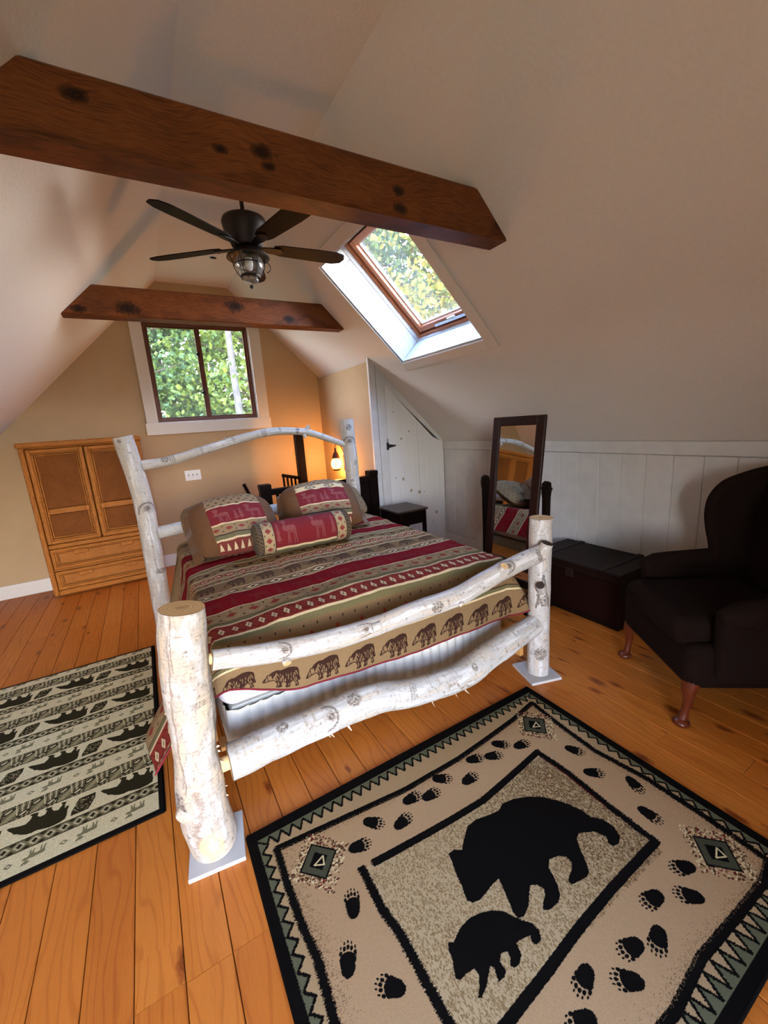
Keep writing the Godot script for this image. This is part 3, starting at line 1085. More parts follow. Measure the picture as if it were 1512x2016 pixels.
	if seen:
		mb = MB.new()
		var tm := (t0 + t1) / 2
		bar(mb, s1 - 0.085, s1 - 0.065, 0.29, 0.326, tm - 0.22, tm + 0.22, 0.004, 2, xf)
		var h := part("handle", mb, M.chrome, w)
		mb = MB.new()
		bar(mb, s1 - 0.1, s1 - 0.06, 0.3, 0.33, tm - 0.05, tm + 0.05, 0.004, 2, xf)
		part("latch", mb, M.white_plastic, h)
		for sx in [s0 + 0.25, s1 - 0.14]:
			mb = MB.new()
			bar(mb, sx - 0.006, sx + 0.006, 0.296, 0.301, t0 + 0.02, t0 + 0.032, 0.002, 0, xf)
			part("screw", mb, M.iron, w)

func build_rear_windows() -> void:
	# the wide glass door behind the camera
	var w := struct_root("window_3")
	var z := ZR + 0.08
	var mb := MB.new()
	bar(mb, DX0, DX0 + 0.06, 0.0, 1.56, z - 0.04, z + 0.04)
	bar(mb, DX1 - 0.06, DX1, 0.0, 2.1, z - 0.04, z + 0.04)
	bar(mb, DX0 + 0.06, DX1 - 0.06, 0.0, 0.08, z - 0.04, z + 0.04)
	bar(mb, -0.7, DX1, 2.04, 2.1, z - 0.04, z + 0.04)
	var xf := Transform3D(Basis(V(0.7189, 0.6953, 0), V(-0.6953, 0.7189, 0), V(0, 0, 1)), V(-1.25, 1.56, z))
	bar(mb, 0.0, 0.765, -0.06, 0.0, -0.04, 0.04, 0.002, 0, xf)
	part("frame", mb, M.trim_white, w)
	mb = MB.new()
	mb.extrude([Vector2(-1.2, 0.06), Vector2(DX1 - 0.05, 0.06), Vector2(DX1 - 0.05, 2.06), Vector2(-0.7, 2.06), Vector2(-1.2, 1.56)], z - 0.004, z + 0.004)
	part("pane", mb, M.pane, w)

func build_beams() -> void:
	for i in 2:
		var zf: float = [-1.797, -3.92][i]
		var d := 0.143
		var y0 := 2.438
		var y1 := 2.655
		var c := 0.009
		var ring := [[y0, -c], [y0, -d + c], [y0 + c, -d], [y1 - c, -d], [y1, -d + c], [y1, -c], [y1 - c, 0.0], [y0 + c, 0.0]]
		var mb := MB.new()
		var v0 := 0.5 * i
		var acc := 0.0
		for k in 8:
			var a: Array = ring[k]
			var b: Array = ring[(k + 1) % 8]
			var nn := V(0, -(b[1] - a[1]), b[0] - a[0])
			var mid := Vector2((a[0] + b[0]) / 2 - (y0 + y1) / 2, (a[1] + b[1]) / 2 + d / 2)
			if nn.y * mid.x + nn.z * mid.y < 0:
				nn = -nn
			nn = nn.normalized()
			var la := slope_left(a[0])
			var lb := slope_left(b[0])
			var ra := slope_right(a[0])
			var rb := slope_right(b[0])
			var len := Vector2(a[0] - b[0], a[1] - b[1]).length()
			var va := v0 + fposmod(acc, 0.36) * 1.35
			acc += len
			var vb := va + len * 1.35
			mb.face([V(la, a[0], zf + a[1]), V(ra, a[0], zf + a[1]), V(rb, b[0], zf + b[1]), V(lb, b[0], zf + b[1])], nn, [Vector2((la + 0.35) / 2.28, va), Vector2((ra + 0.35) / 2.28, va), Vector2((rb + 0.35) / 2.28, vb), Vector2((lb + 0.35) / 2.28, vb)])
		for s in 2:
			var ps := []
			var ts := []
			for k in 8:
				var y: float = ring[k][0]
				ps.append(V(slope_left(y) if s == 0 else slope_right(y), y, zf + ring[k][1]))
				ts.append(Vector2(0.2 + ring[k][1], y))
			mb.face(ps, V(-0.7, 0.7, 0) if s == 0 else V(0.7, 0.7, 0), ts)
		var o := part("ceiling_beam", mb, M.beam, self)
		tag(o, ["thick dark-stained beam crossing the ceiling nearest the camera", "dark-stained beam with round knots crossing in front of the gable window"][i], "beam", "stained ceiling beams")

# ---------------------------------------------------------------- outside
func build_outside() -> void:
	var mb := MB.new()
	mb.box(V(0, -3.3, 0), V(160, 0.2, 160), 0.0)
	var t := noise_tex(256, 0.05, rgb(66, 74, 34), rgb(110, 104, 52), 51)
	var gm := tri_mat(t, 0.12, 0.95)
	struct("ground", mb, gm)
	# outer house body so that no light comes up through the floor
	mb = MB.new()
	bar(mb, XL - 0.16, XR + 0.16, -3.2, -2.7, ZB - 0.16, ZR + 0.16, 0.0)
	bar(mb, XL - 0.16, XL, -2.7, -0.1, ZB - 0.16, ZR + 0.16, 0.0)
	bar(mb, XR, XR + 0.16, -2.7, -0.1, ZB - 0.16, ZR + 0.16, 0.0)
	bar(mb, XL, XR, -2.7, -0.1, ZB - 0.16, ZB, 0.0)
	bar(mb, XL, XR, -2.7, -0.1, ZR, ZR + 0.16, 0.0)
	struct("wall_lower", mb, M.tan)
	var leaf := MB.new()
	for q in [[0.0, 0.0], [1.1, 0.35]]:
		var b := Basis(Vector3.UP, q[0]) * Basis(Vector3.RIGHT, 0.5 + q[1])
		var ps := [b * V(0, 0, -0.5), b * V(0.27, 0.04, -0.1), b * V(0.2, 0.05, 0.25), b * V(0, 0, 0.5), b * V(-0.2, 0.05, 0.25), b * V(-0.27, 0.04, -0.1)]
		leaf.face(ps, (b * V(0, 1, 0)).normalized(), [Vector2(0, 0), Vector2(0, 0), Vector2(0, 0), Vector2(0, 0), Vector2(0, 0), Vector2(0, 0)])
	var lm := leaf.mesh()
	var bm := tmat(noise_tex(128, 0.05, rgb(62, 56, 49), rgb(108, 100, 88), 71), 0.9)
	var dk := mat(rgb(74, 60, 48), 0.95)
	# [x, z, trunk radius, height, crown base, crown radius, leaves, leaf size, colour a, colour b, name, label, bark]
	var green := rgb(80, 104, 40)
	var lime := rgb(128, 138, 48)
	var dim := rgb(56, 80, 42)
	var gold := rgb(158, 130, 40)
	var list := [
		[-0.6, -12.5, 0.12, 11.0, -2.0, 2.4, 15000, 0.11, dim, green, "pine_tree", "feathery green tree seen through the left pane of the gable window", dk],
		[3.0, -12.6, 0.1, 9.6, -2.2, 2.2, 10000, 0.14, green, lime, "maple_tree", "yellow-green maple seen through the right pane of the gable window", dk],
		[2.18, -10.0, 0.12, 12.0, 6.5, 2.0, 2500, 0.14, green, lime, "birch_tree", "pale straight tree trunk seen through the right pane of the gable window", bm],
		[1.2, -19.0, 0.2, 14.0, -2.0, 4.2, 16000, 0.32, dim, green, "forest_tree", "deep green tree in the distance behind the gable window", dk],
		[9.9, -20.5, 0.2, 13.0, -2.0, 3.8, 12000, 0.32, dim, lime, "forest_tree", "light green tree far off to the right behind the gable window", dk],
		[-5.0, -18.0, 0.2, 12.0, -2.0, 4.0, 10000, 0.32, dim, green, "forest_tree", "deep green tree far off to the left behind the gable window", dk],
		[8.4, -7.6, 0.16, 12.0, 1.0, 3.2, 14000, 0.15, gold, lime, "autumn_tree", "golden autumn tree seen through the roof window", dk],
		[13.5, -13.0, 0.2, 16.0, 1.0, 4.4, 18000, 0.26, green, gold, "autumn_tree", "tall half-turned tree seen through the roof window behind the golden one", dk],
		[7.6, -13.6, 0.14, 14.0, 1.0, 3.0, 13000, 0.18, dim, lime, "forest_tree", "grey-green tree seen at the left through the roof window", dk],
	]
	for q in list:
		var g := RandomNumberGenerator.new()
		g.seed = int(absf(q[0] * 100 + q[1] * 10))
		var o := thing(q[10], q[11], "tree", V(q[0], -3.2, q[1]), 0.0, "trees outside the windows")
		var H: float = q[3]
		var path := []
		var rad := []
		for i in 13:
			var f := i / 12.0
			path.append(V(0.12 * sin(f * 5.0 + q[0]), H * f, 0.1 * cos(f * 4.0)))
			rad.append(q[2] * (1.0 - 0.75 * f))
		var mbt := MB.new()
		mbt.tube(path, rad, 10, 0.5)
		part("trunk", mbt, q[12], o)
		var mm := MultiMesh.new()
		mm.transform_format = MultiMesh.TRANSFORM_3D
		mm.use_colors = true
		mm.mesh = lm
		var n: int = q[6]
		mm.instance_count = n
		var base: float = q[4] + 3.2
		var nb := 46
		var tips := []
		var bmb := MB.new()
		for i in nb:
			var f := (i + 0.5) / nb
			var y: float = lerpf(base, H, f)
			var a := i * 2.4 + g.randf()
			var R: float = q[5] * (0.35 + 0.65 * sin(PI * clampf(0.12 + 0.8 * f, 0.0, 1.0)))
			var p0 := V(0.1 * sin(y / H * 5.0 + q[0]), y, 0)
			var p1 := p0 + V(cos(a), 0.25, sin(a)) * R
			tips.append([p0, p1])
			bmb.tube([p0, p0.lerp(p1, 0.5) + V(0, 0.12, 0), p1], [0.035, 0.02, 0.006], 5)
		part("branch", bmb, q[12], o)
		for i in n:
			var tp: Array = tips[g.randi() % nb]
			var t2 := pow(g.randf(), 0.6)
			var c: Vector3 = tp[0].lerp(tp[1], t2)
			var sp := 0.32 + 0.18 * t2
			var p := c + V(g.randfn(0, sp), g.randfn(0, sp * 0.55), g.randfn(0, sp))
			var sc: float = q[7] * g.randf_range(0.6, 1.25)
			var bs := Basis.from_euler(V(g.randf() * TAU, g.randf() * TAU, g.randf() * TAU)).scaled(Vector3.ONE * sc)
			mm.set_instance_transform(i, Transform3D(bs, p))
			var cc: Color = q[8].lerp(q[9], g.randf())
			mm.set_instance_color(i, cc.srgb_to_linear())
		var mi := MultiMeshInstance3D.new()
		mi.name = "foliage"
		mi.multimesh = mm
		mi.material_override = leaf_material()
		mi.set_meta("kind", "stuff")
		o.add_child(mi)

func leaf_material() -> StandardMaterial3D:
	if not M.has("leaf"):
		var m := mat(Color.WHITE, 0.7)
		m.vertex_color_use_as_albedo = true
		m.backlight_enabled = true
		m.backlight = Color(0.8, 0.8, 0.6)
		m.cull_mode = BaseMaterial3D.CULL_DISABLED
		M.leaf = m
	return M.leaf

# ---------------------------------------------------------------- bed
func spline(pts: Array, n: int) -> Array:
	var c := Curve3D.new()
	for i in pts.size():
		var t: Vector3 = (pts[mini(i + 1, pts.size() - 1)] - pts[maxi(i - 1, 0)]) * 0.17
		c.add_point(pts[i], -t, t)
	c.bake_interval = 0.01
	var L := c.get_baked_length()
	var out := []
	for i in n + 1:
		out.append(c.sample_baked(L * i / n, true))
	return out

func resample(a: Array, n: int) -> Array:
	var out := []
	for i in n + 1:
		var f := float(i) / n * (a.size() - 1)
		var k := mini(int(f), a.size() - 2)
		out.append(lerpf(a[k], a[k + 1], smoothstep(0.0, 1.0, f - k)))
	return out

# one log with bark, and its sawn ends as pieces of it
func log_part(called: String, pts: Array, rad: Array, m: Material, parent: Node, amp: float, n := 40, seg := 28, ends := [true, true], label := "") -> MeshInstance3D:
	var path := spline(pts, n)
	var rr := resample(rad, n)
	var L := 0.0
	for i in n:
		L += (path[i + 1] - path[i]).length()
	var nz := FastNoiseLite.new()
	nz.seed = int(pts[0].x * 91 + pts[0].y * 17) + 5
	nz.frequency = 0.06
	nz.fractal_octaves = 3
	var mb := MB.new()
	mb.tube(path, rr, seg, 1.0 / L, nz, amp)
	var o := part(called, mb, m, parent, label)
	for e in 2:
		if ends[e]:
			var i := 0 if e == 0 else n
			var ring := []
			for j in seg + 1:
				ring.append(mb.v[i * (seg + 1) + j])
			var nn: Vector3 = (path[0] - path[1]).normalized() if e == 0 else (path[n] - path[n - 1]).normalized()
			var c: Vector3 = path[i]
			for j in ring.size():
				ring[j] = ring[j] + nn * 0.0015
			part("sawn_end", MB.new().disc(c + nn * 0.0015, nn, ring), M.log_end, o)
	return o

func curl(parent: Node, at: Vector3, dir: Vector3, len: float, w: float) -> void:
	# a small curl of peeling bark
	var P := []
	var T := []
	var side := dir.cross(V(0.3, 0.2, 0.9)).normalized()
	var up := side.cross(dir).normalized()
	for i in 6:
		var f := i / 5.0
		var c := at + dir * len * f + up * len * 0.5 * f * f
		P.append([c - side * w * (1.0 - 0.7 * f), c + side * w * (1.0 - 0.7 * f)])
		T.append([Vector2(0, f), Vector2(1, f)])
	part("bark_curl", MB.new().grid(P, T), M.peel, parent)

func build_bed() -> void:
	var b := thing("log_bed", "bed frame of peeling white birch logs with arched headboard branch", "bed", V(0.85, 0, -2.55))
	var o := Vector3(0.85, 0, -2.55)
	var base := rgb(186, 180, 169)
	var m1 := tmat(bark(512, 512, 101, [[0.33, 0.9, 0.02, 0.1, "crack"], [0.36, 0.62, 0.03, 0.3, "crack"], [0.32, 0.2, 0.1, 0.12, "crack"], [0.27, 0.06, 0.09, 0.08, "bare"], [0.2, 0.66, 0.07, 0.012, "ring"], [0.42, 0.27, 0.07, 0.05, "patch"], [0.05, 0.62, 0.05, 0.3, "patch"]], rgb(178, 169, 154), 1.0), 0.75, 0.35)
	var m2 := tmat(bark(256, 512, 102, [[0.35, 0.15, 0.1, 0.05, "patch"], [0.33, 0.56, 0.1, 0.1, "chevron"], [0.3, 0.5, 0.09, 0.04, "patch"], [0.28, 0.24, 0.05, 0.01, "ring"], [0.4, 0.52, 0.03, 0.05, "patch"]], rgb(190, 187, 183), 0.6), 0.7, 0.25)
	var m3 := tmat(bark(256, 512, 103, [[0.2, 0.64, 0.16, 0.035, "eye"], [0.15, 0.3, 0.12, 0.015, "patch"], [0.32, 0.98, 0.04, 0.01, "patch"], [0.22, 0.45, 0.02, 0.14, "crack"], [0.35, 0.8, 0.03, 0.006, "ring"]], base, 0.5), 0.7, 0.25)
	var m4 := tmat(bark(256, 512, 104, [[0.3, 0.87, 0.16, 0.03, "eye"], [0.28, 0.95, 0.08, 0.02, "patch"], [0.2, 0.73, 0.07, 0.012, "ring"], [0.24, 0.46, 0.09, 0.012, "patch"], [0.33, 0.62, 0.05, 0.008, "patch"], [0.24, 0.38, 0.06, 0.01, "ring"]], base, 0.5), 0.7, 0.25)
	var m5 := tmat(bark(256, 512, 105, [[0.08, 0.15, 0.14, 0.018, "eye"], [0.08, 0.36, 0.1, 0.03, "eye"], [0.02, 0.57, 0.12, 0.02, "patch"], [0.12, 0.85, 0.13, 0.022, "eye"], [0.05, 0.97, 0.15, 0.012, "patch"], [0.1, 0.66, 0.02, 0.01, "ring"]], rgb(184, 180, 173), 0.7), 0.7, 0.25)
	var m6 := tmat(bark(256, 512, 106, [[0.1, 0.235, 0.12, 0.02, "eye"], [0.16, 0.3, 0.08, 0.02, "patch"], [0.08, 0.47, 0.1, 0.012, "ring"], [0.05, 0.63, 0.08, 0.04, "crack"], [0.2, 0.12, 0.06, 0.015, "patch"], [0.12, 0.7, 0.05, 0.012, "patch"]], rgb(182, 180, 173), 0.8), 0.7, 0.25)
	var m7 := tmat(bark(128, 512, 107, [[0.1, 0.12, 0.2, 0.012, "ring"], [0.1, 0.09, 0.14, 0.018, "patch"], [0.05, 0.25, 0.2, 0.006, "ring"], [0.1, 0.4, 0.2, 0.006, "ring"], [0.05, 0.55, 0.3, 0.012, "ring"], [0.1, 0.63, 0.2, 0.006, "ring"], [0.1, 0.72, 0.25, 0.012, "patch"], [0.1, 0.86, 0.2, 0.008, "ring"]], base, 0.5), 0.7, 0.2)
	var rel := func(a: Array) -> Array:
		var out := []
		for p in a:
			out.append(p - o)
		return out
	# foot posts
	var p1 := log_part("post", rel.call([V(-0.005, 0.016, -1.44), V(-0.012, 0.1, -1.44), V(-0.022, 0.2, -1.438), V(-0.016, 0.32, -1.437), V(-0.008, 0.5, -1.438), V(0.0, 0.66, -1.44), V(0.008, 0.81, -1.44), V(0.026, 0.95, -1.44)]), [0.082, 0.083, 0.08, 0.07, 0.076, 0.078, 0.076, 0.07], m1, b, 0.007, 60, 40, [false, true], "thick rugged birch post")
	var kb := MB.new()
	kb.tube(spline(rel.call([V(-0.05, 0.225, -1.41), V(-0.095, 0.235, -1.395), V(-0.108, 0.24, -1.388)]), 6), [0.045, 0.044, 0.042, 0.038, 0.03, 0.018, 0.002], 16, 4.0)
	part("branch_knot", kb, m1, p1)
	var p2 := log_part("post", rel.call([V(1.795, 0.016, -1.455), V(1.797, 0.3, -1.455), V(1.8, 0.6, -1.455), V(1.807, 0.942, -1.455)]), [0.063, 0.06, 0.06, 0.061], m2, b, 0.002, 40, 32, [false, true])
	var stub := MB.new()
	stub.tube(rel.call([V(1.775, 0.54, -1.42), V(1.742, 0.575, -1.40), V(1.732, 0.588, -1.394)]), [0.03, 0.026, 0.022], 14, 5.0)
	var st := part("branch_stub", stub, m2, p2)
	var ring := []
	for j in 15:
		ring.append(stub.v[2 * 15 + j])
	part("sawn_end", MB.new().disc((V(1.732, 0.588, -1.394) - o) + V(-0.001, 0.001, 0.001), V(-0.6, 0.75, 0.3).normalized(), ring), M.dark_end, st)
	# head posts
	log_part("post", rel.call([V(-0.07, 0.0, -3.7), V(-0.066, 0.4, -3.7), V(-0.058, 0.9, -3.7), V(-0.072, 1.2, -3.7), V(-0.113, 1.535, -3.7)]), [0.072, 0.07, 0.07, 0.069, 0.07], m3, b, 0.003, 40, 28)
	log_part("post", rel.call([V(1.785, 0.0, -3.7), V(1.775, 0.6, -3.7), V(1.77, 1.1, -3.7), V(1.762, 1.35, -3.7), V(1.757, 1.565, -3.7)]), [0.068, 0.067, 0.066, 0.068, 0.066], m4, b, 0.004, 40, 28)
	# foot rails
	var r1 := log_part("rail", rel.call([V(0.088, 0.735, -1.44), V(0.337, 0.683, -1.438), V(0.53, 0.662, -1.436), V(0.717, 0.655, -1.436), V(0.98, 0.662, -1.436), V(1.19, 0.665, -1.432), V(1.48, 0.727, -1.42), V(1.745, 0.77, -1.40)]), [0.036, 0.039, 0.042, 0.041, 0.045, 0.046, 0.047, 0.044], m5, b, 0.004, 60, 24)
	for q in [[V(1.735, 0.792, -1.372), V(1.74, 0.832, -1.36), 0.03], [V(0.335, 0.66, -1.415), V(0.335, 0.648, -1.398), 0.016], [V(0.7, 0.665, -1.41), V(0.74, 0.675, -1.392), 0.018], [V(1.17, 0.655, -1.40), V(1.175, 0.64, -1.382), 0.014], [V(1.44, 0.75, -1.39), V(1.44, 0.775, -1.372), 0.02]]:
		var s := MB.new()
		var d: Vector3 = (q[1] - q[0]).normalized()
		s.tube([q[0] - o - d * 0.03, q[0] - o, q[1] - o], [q[2] * 1.2, q[2] * 1.1, q[2]], 14, 4.0)
		var so := part("branch_stub", s, m5, r1)
		var rg := []
		for j in 15:
			rg.append(s.v[2 * 15 + j])
		part("sawn_end", MB.new().disc(q[1] - o + d * 0.001, d, rg), M.dark_end if q[2] > 0.025 else M.log_end, so)
	var r2 := log_part("rail", rel.call([V(0.088, 0.317, -1.44), V(0.255, 0.319, -1.44), V(0.445, 0.322, -1.44), V(0.67, 0.318, -1.44), V(0.897, 0.264, -1.438), V(1.19, 0.232, -1.436), V(1.425, 0.277, -1.44), V(1.748, 0.333, -1.445)]), [0.066, 0.064, 0.066, 0.065, 0.062, 0.069, 0.067, 0.056], m6, b, 0.006, 70, 28)
	var g := RandomNumberGenerator.new()
	g.seed = 5
	for q in [V(0.47, 0.262, -1.425), V(0.48, 0.258, -1.43), V(0.56, 0.258, -1.42), V(0.9, 0.205, -1.43), V(1.0, 0.185, -1.42), V(1.15, 0.165, -1.43), V(1.2, 0.165, -1.41)]:
		curl(r2, q - o, V(g.randf_range(-0.3, 0.3), -0.8, g.randf_range(0.2, 0.6)).normalized(), g.randf_range(0.015, 0.03), 0.006)
	for i in 26:
		var f := g.randf_range(0.1, 1.7)
		var yy := 0.317 if f < 0.68 else (0.225 if f < 1.35 else 0.27)
		curl(r2, V(f, yy + 0.05, -1.46 + g.randf_range(-0.01, 0.03)) - o, V(g.randf_range(-1, 1), 0.6, g.randf_range(-0.3, 0.5)).normalized(), g.randf_range(0.006, 0.014), 0.004)
	for i in 22:
		var y := g.randf_range(0.08, 0.75)
		var a := g.randf_range(-0.4, 0.4) + (PI if i % 2 == 0 else 0.0)
		curl(p1, V(-0.008 + cos(a) * 0.066, y, -1.44 + absf(sin(a)) * 0.066) - o, V(cos(a), g.randf_range(-0.4, 0.4), 0.3).normalized(), g.randf_range(0.006, 0.014), 0.004)
	for q in [[0.742, 0.02], [0.317, 0.026]]:
		part("tenon", MB.new().tube([V(0.05, q[0], -1.44) - o, V(0.09, q[0], -1.44) - o], [q[1], q[1]], 14, 2.0), M.log_end, b)
	# head rails
	var arch := log_part("rail", rel.call([V(-0.02, 1.308, -3.69), V(0.197, 1.33, -3.69), V(0.514, 1.405, -3.69), V(0.77, 1.461, -3.69), V(1.039, 1.496, -3.69), V(1.322, 1.472, -3.69), V(1.517, 1.404, -3.69), V(1.705, 1.325, -3.69)]), [0.04, 0.038, 0.036, 0.036, 0.036, 0.034, 0.03, 0.026], m7, b, 0.004, 60, 18, [false, false], "thin arched birch branch")
	for q in [[V(1.33, 1.49, -3.68), V(1.36, 1.53, -3.67), 0.018], [V(1.3, 1.45, -3.67), V(1.31, 1.42, -3.66), 0.014], [V(0.62, 1.45, -3.68), V(0.61, 1.475, -3.67), 0.012]]:
		var s2 := MB.new()
		s2.tube([q[0] - o, q[0].lerp(q[1], 0.5) - o, q[1] - o], [q[2] * 1.3, q[2], q[2] * 0.8], 10, 4.0)
		part("branch_stub", s2, m7, arch)
	log_part("rail", rel.call([V(-0.0, 0.765, -3.69), V(0.4, 0.79, -3.69), V(0.9, 0.8, -3.69), V(1.4, 0.79, -3.69), V(1.72, 0.77, -3.69)]), [0.05, 0.05, 0.05, 0.05, 0.05], m6, b, 0.004, 30, 20)
	# pine side boards and slats that carry the box spring
	for x in [0.07, 1.735]:
		part("side_board", bar(MB.new(), x - 0.014 - o.x, x + 0.014 - o.x, 0.1, 0.3, -3.63 - o.z, (-1.86 if x < 1.0 else -1.52) - o.z, 0.003, 2), M.pine, b)
	for i in 5:
		var z := -3.5 + i * 0.42
		part("slat", bar(MB.new(), 0.084 - o.x, 1.721 - o.x, 0.1, 0.12, z - 0.04 - o.z, z + 0.04 - o.z, 0.003, 0), M.pine, b)
	# white boards under the foot posts
	var pads := [[V(0.0, 0, -1.43), 0.19, 0.205, deg_to_rad(-8.0), "white square board under the thick left foot post"], [V(1.79, 0, -1.46), 0.19, 0.21, deg_to_rad(-17.0), "white square board under the slim right foot post"]]
	for q in pads:
		var t := thing("floor_pad", q[4], "board", q[0], q[3], "pads under the bed posts")
		part("board", bar(MB.new(), -q[1] / 2, q[1] / 2, 0.0, 0.016, -q[2] / 2, q[2] / 2, 0.002), M.white, t)

const BEAR := [[0.0, 0.74], [0.05, 0.6], [0.12, 0.46], [0.15, 0.36], [0.2, 0.33], [0.27, 0.22], [0.36, 0.13], [0.44, 0.1], [0.52, 0.12], [0.62, 0.06], [0.74, 0.0], [0.88, 0.02], [0.97, 0.09], [0.99, 0.25], [0.98, 0.45], [1.0, 0.66], [0.96, 0.7], [0.93, 0.62], [0.92, 0.78], [0.94, 0.93], [0.86, 0.97], [0.85, 0.92], [0.88, 0.86], [0.82, 0.66], [0.74, 0.72], [0.7, 0.84], [0.7, 0.95], [0.6, 1.0], [0.58, 0.95], [0.62, 0.88], [0.6, 0.72], [0.52, 0.7], [0.47, 0.8], [0.48, 0.95], [0.4, 1.0], [0.34, 1.0], [0.35, 0.94], [0.38, 0.9], [0.36, 0.74], [0.3, 0.62], [0.2, 0.66], [0.12, 0.7], [0.05, 0.75]]
const MOOSE := [[0.0, 0.42], [0.1, 0.36], [0.2, 0.34], [0.3, 0.4], [0.45, 0.36], [0.6, 0.4], [0.8, 0.38], [0.9, 0.46], [0.88, 0.7], [0.92, 1.0], [0.86, 1.0], [0.8, 0.75], [0.76, 0.68], [0.74, 1.0], [0.68, 1.0], [0.68, 0.66], [0.5, 0.64], [0.42, 0.72], [0.46, 1.0], [0.4, 1.0], [0.34, 0.74], [0.3, 1.0], [0.24, 1.0], [0.26, 0.66], [0.2, 0.55], [0.08, 0.56], [0.0, 0.5]]
const ANTLER := [[0.14, 0.36], [0.02, 0.2], [-0.06, 0.02], [0.04, 0.12], [0.06, 0.0], [0.13, 0.14], [0.2, 0.0], [0.22, 0.14], [0.3, 0.02], [0.3, 0.18], [0.4, 0.1], [0.3, 0.3], [0.2, 0.36]]
const FIR := [[0.5, 0.0], [0.72, 0.3], [0.62, 0.3], [0.85, 0.6], [0.7, 0.6], [1.0, 0.9], [0.58, 0.9], [0.58, 1.0], [0.42, 1.0], [0.42, 0.9], [0.0, 0.9], [0.3, 0.6], [0.15, 0.6], [0.38, 0.3], [0.28, 0.3]]

const OLIVE := Color(0.47, 0.37, 0.25)
const KHAKI := Color(0.54, 0.44, 0.31)
const CREAM := Color(0.80, 0.71, 0.55)
const CRIMSON := Color(0.43, 0.045, 0.075)
const BRICK := Color(0.50, 0.19, 0.15)
const SAGE := Color(0.40, 0.37, 0.25)
const UMBER := Color(0.21, 0.13, 0.10)

func woven_bear(c: Cv, at: Vector2, size: Vector2, dark: Color, ground: Color, sd: int) -> void:
	c.shape(BEAR, at, size, dark, 0.0, true)
	# pale streaks of fur below the dark back
	var g := RandomNumberGenerator.new()
	g.seed = sd
	for i in 90:
		var x := g.randf_range(0.1, 0.95)
		var y := g.randf_range(0.2, 0.84)
		if x < 0.34:
			y = g.randf_range(0.36, 0.6)
		c.line(at + Vector2(x * size.x, y * size.y), at + Vector2((x + g.randf_range(-0.03, 0.025)) * size.x, (y + g.randf_range(0.07, 0.17)) * size.y), maxf(1.6, size.x * 0.017), ground, 0.0, true)
	# its outline
	var ps := []
	for p in BEAR:
		ps.append(at + Vector2(p[0] * size.x, p[1] * size.y))
	ps.append(ps[0])
	c.path(ps, maxf(1.8, size.x * 0.02), dark, 0.0, true)

func motif(c: Cv, y: float, hh: float, n: int, col: Color, dot: Color) -> void:
	# small lozenges with dots above and below
	for i in n:
		var x := (i + 0.5) * c.w / n
		c.diamond(x, y, c.w * 0.25 / n, hh * 0.2, col, true)
		c.oval(x + 0.5 * c.w / n, y - hh * 0.3, c.w * 0.04 / n, hh * 0.07, dot, 0, 0, true)
		c.oval(x + 0.5 * c.w / n, y + hh * 0.3, c.w * 0.04 / n, hh * 0.07, dot, 0, 0, true)
		c.oval(x, y - hh * 0.32, c.w * 0.04 / n, hh * 0.06, dot, 0, 0, true)
		c.line(Vector2(x - 0.4 * c.w / n, y + hh * 0.1), Vector2(x - 0.1 * c.w / n, y + hh * 0.42), 1.5, CREAM.lerp(KHAKI, 0.4), 0, true)
		c.line(Vector2(x + 0.4 * c.w / n, y + hh * 0.1), Vector2(x + 0.1 * c.w / n, y + hh * 0.42), 1.5, CREAM.lerp(KHAKI, 0.4), 0, true)

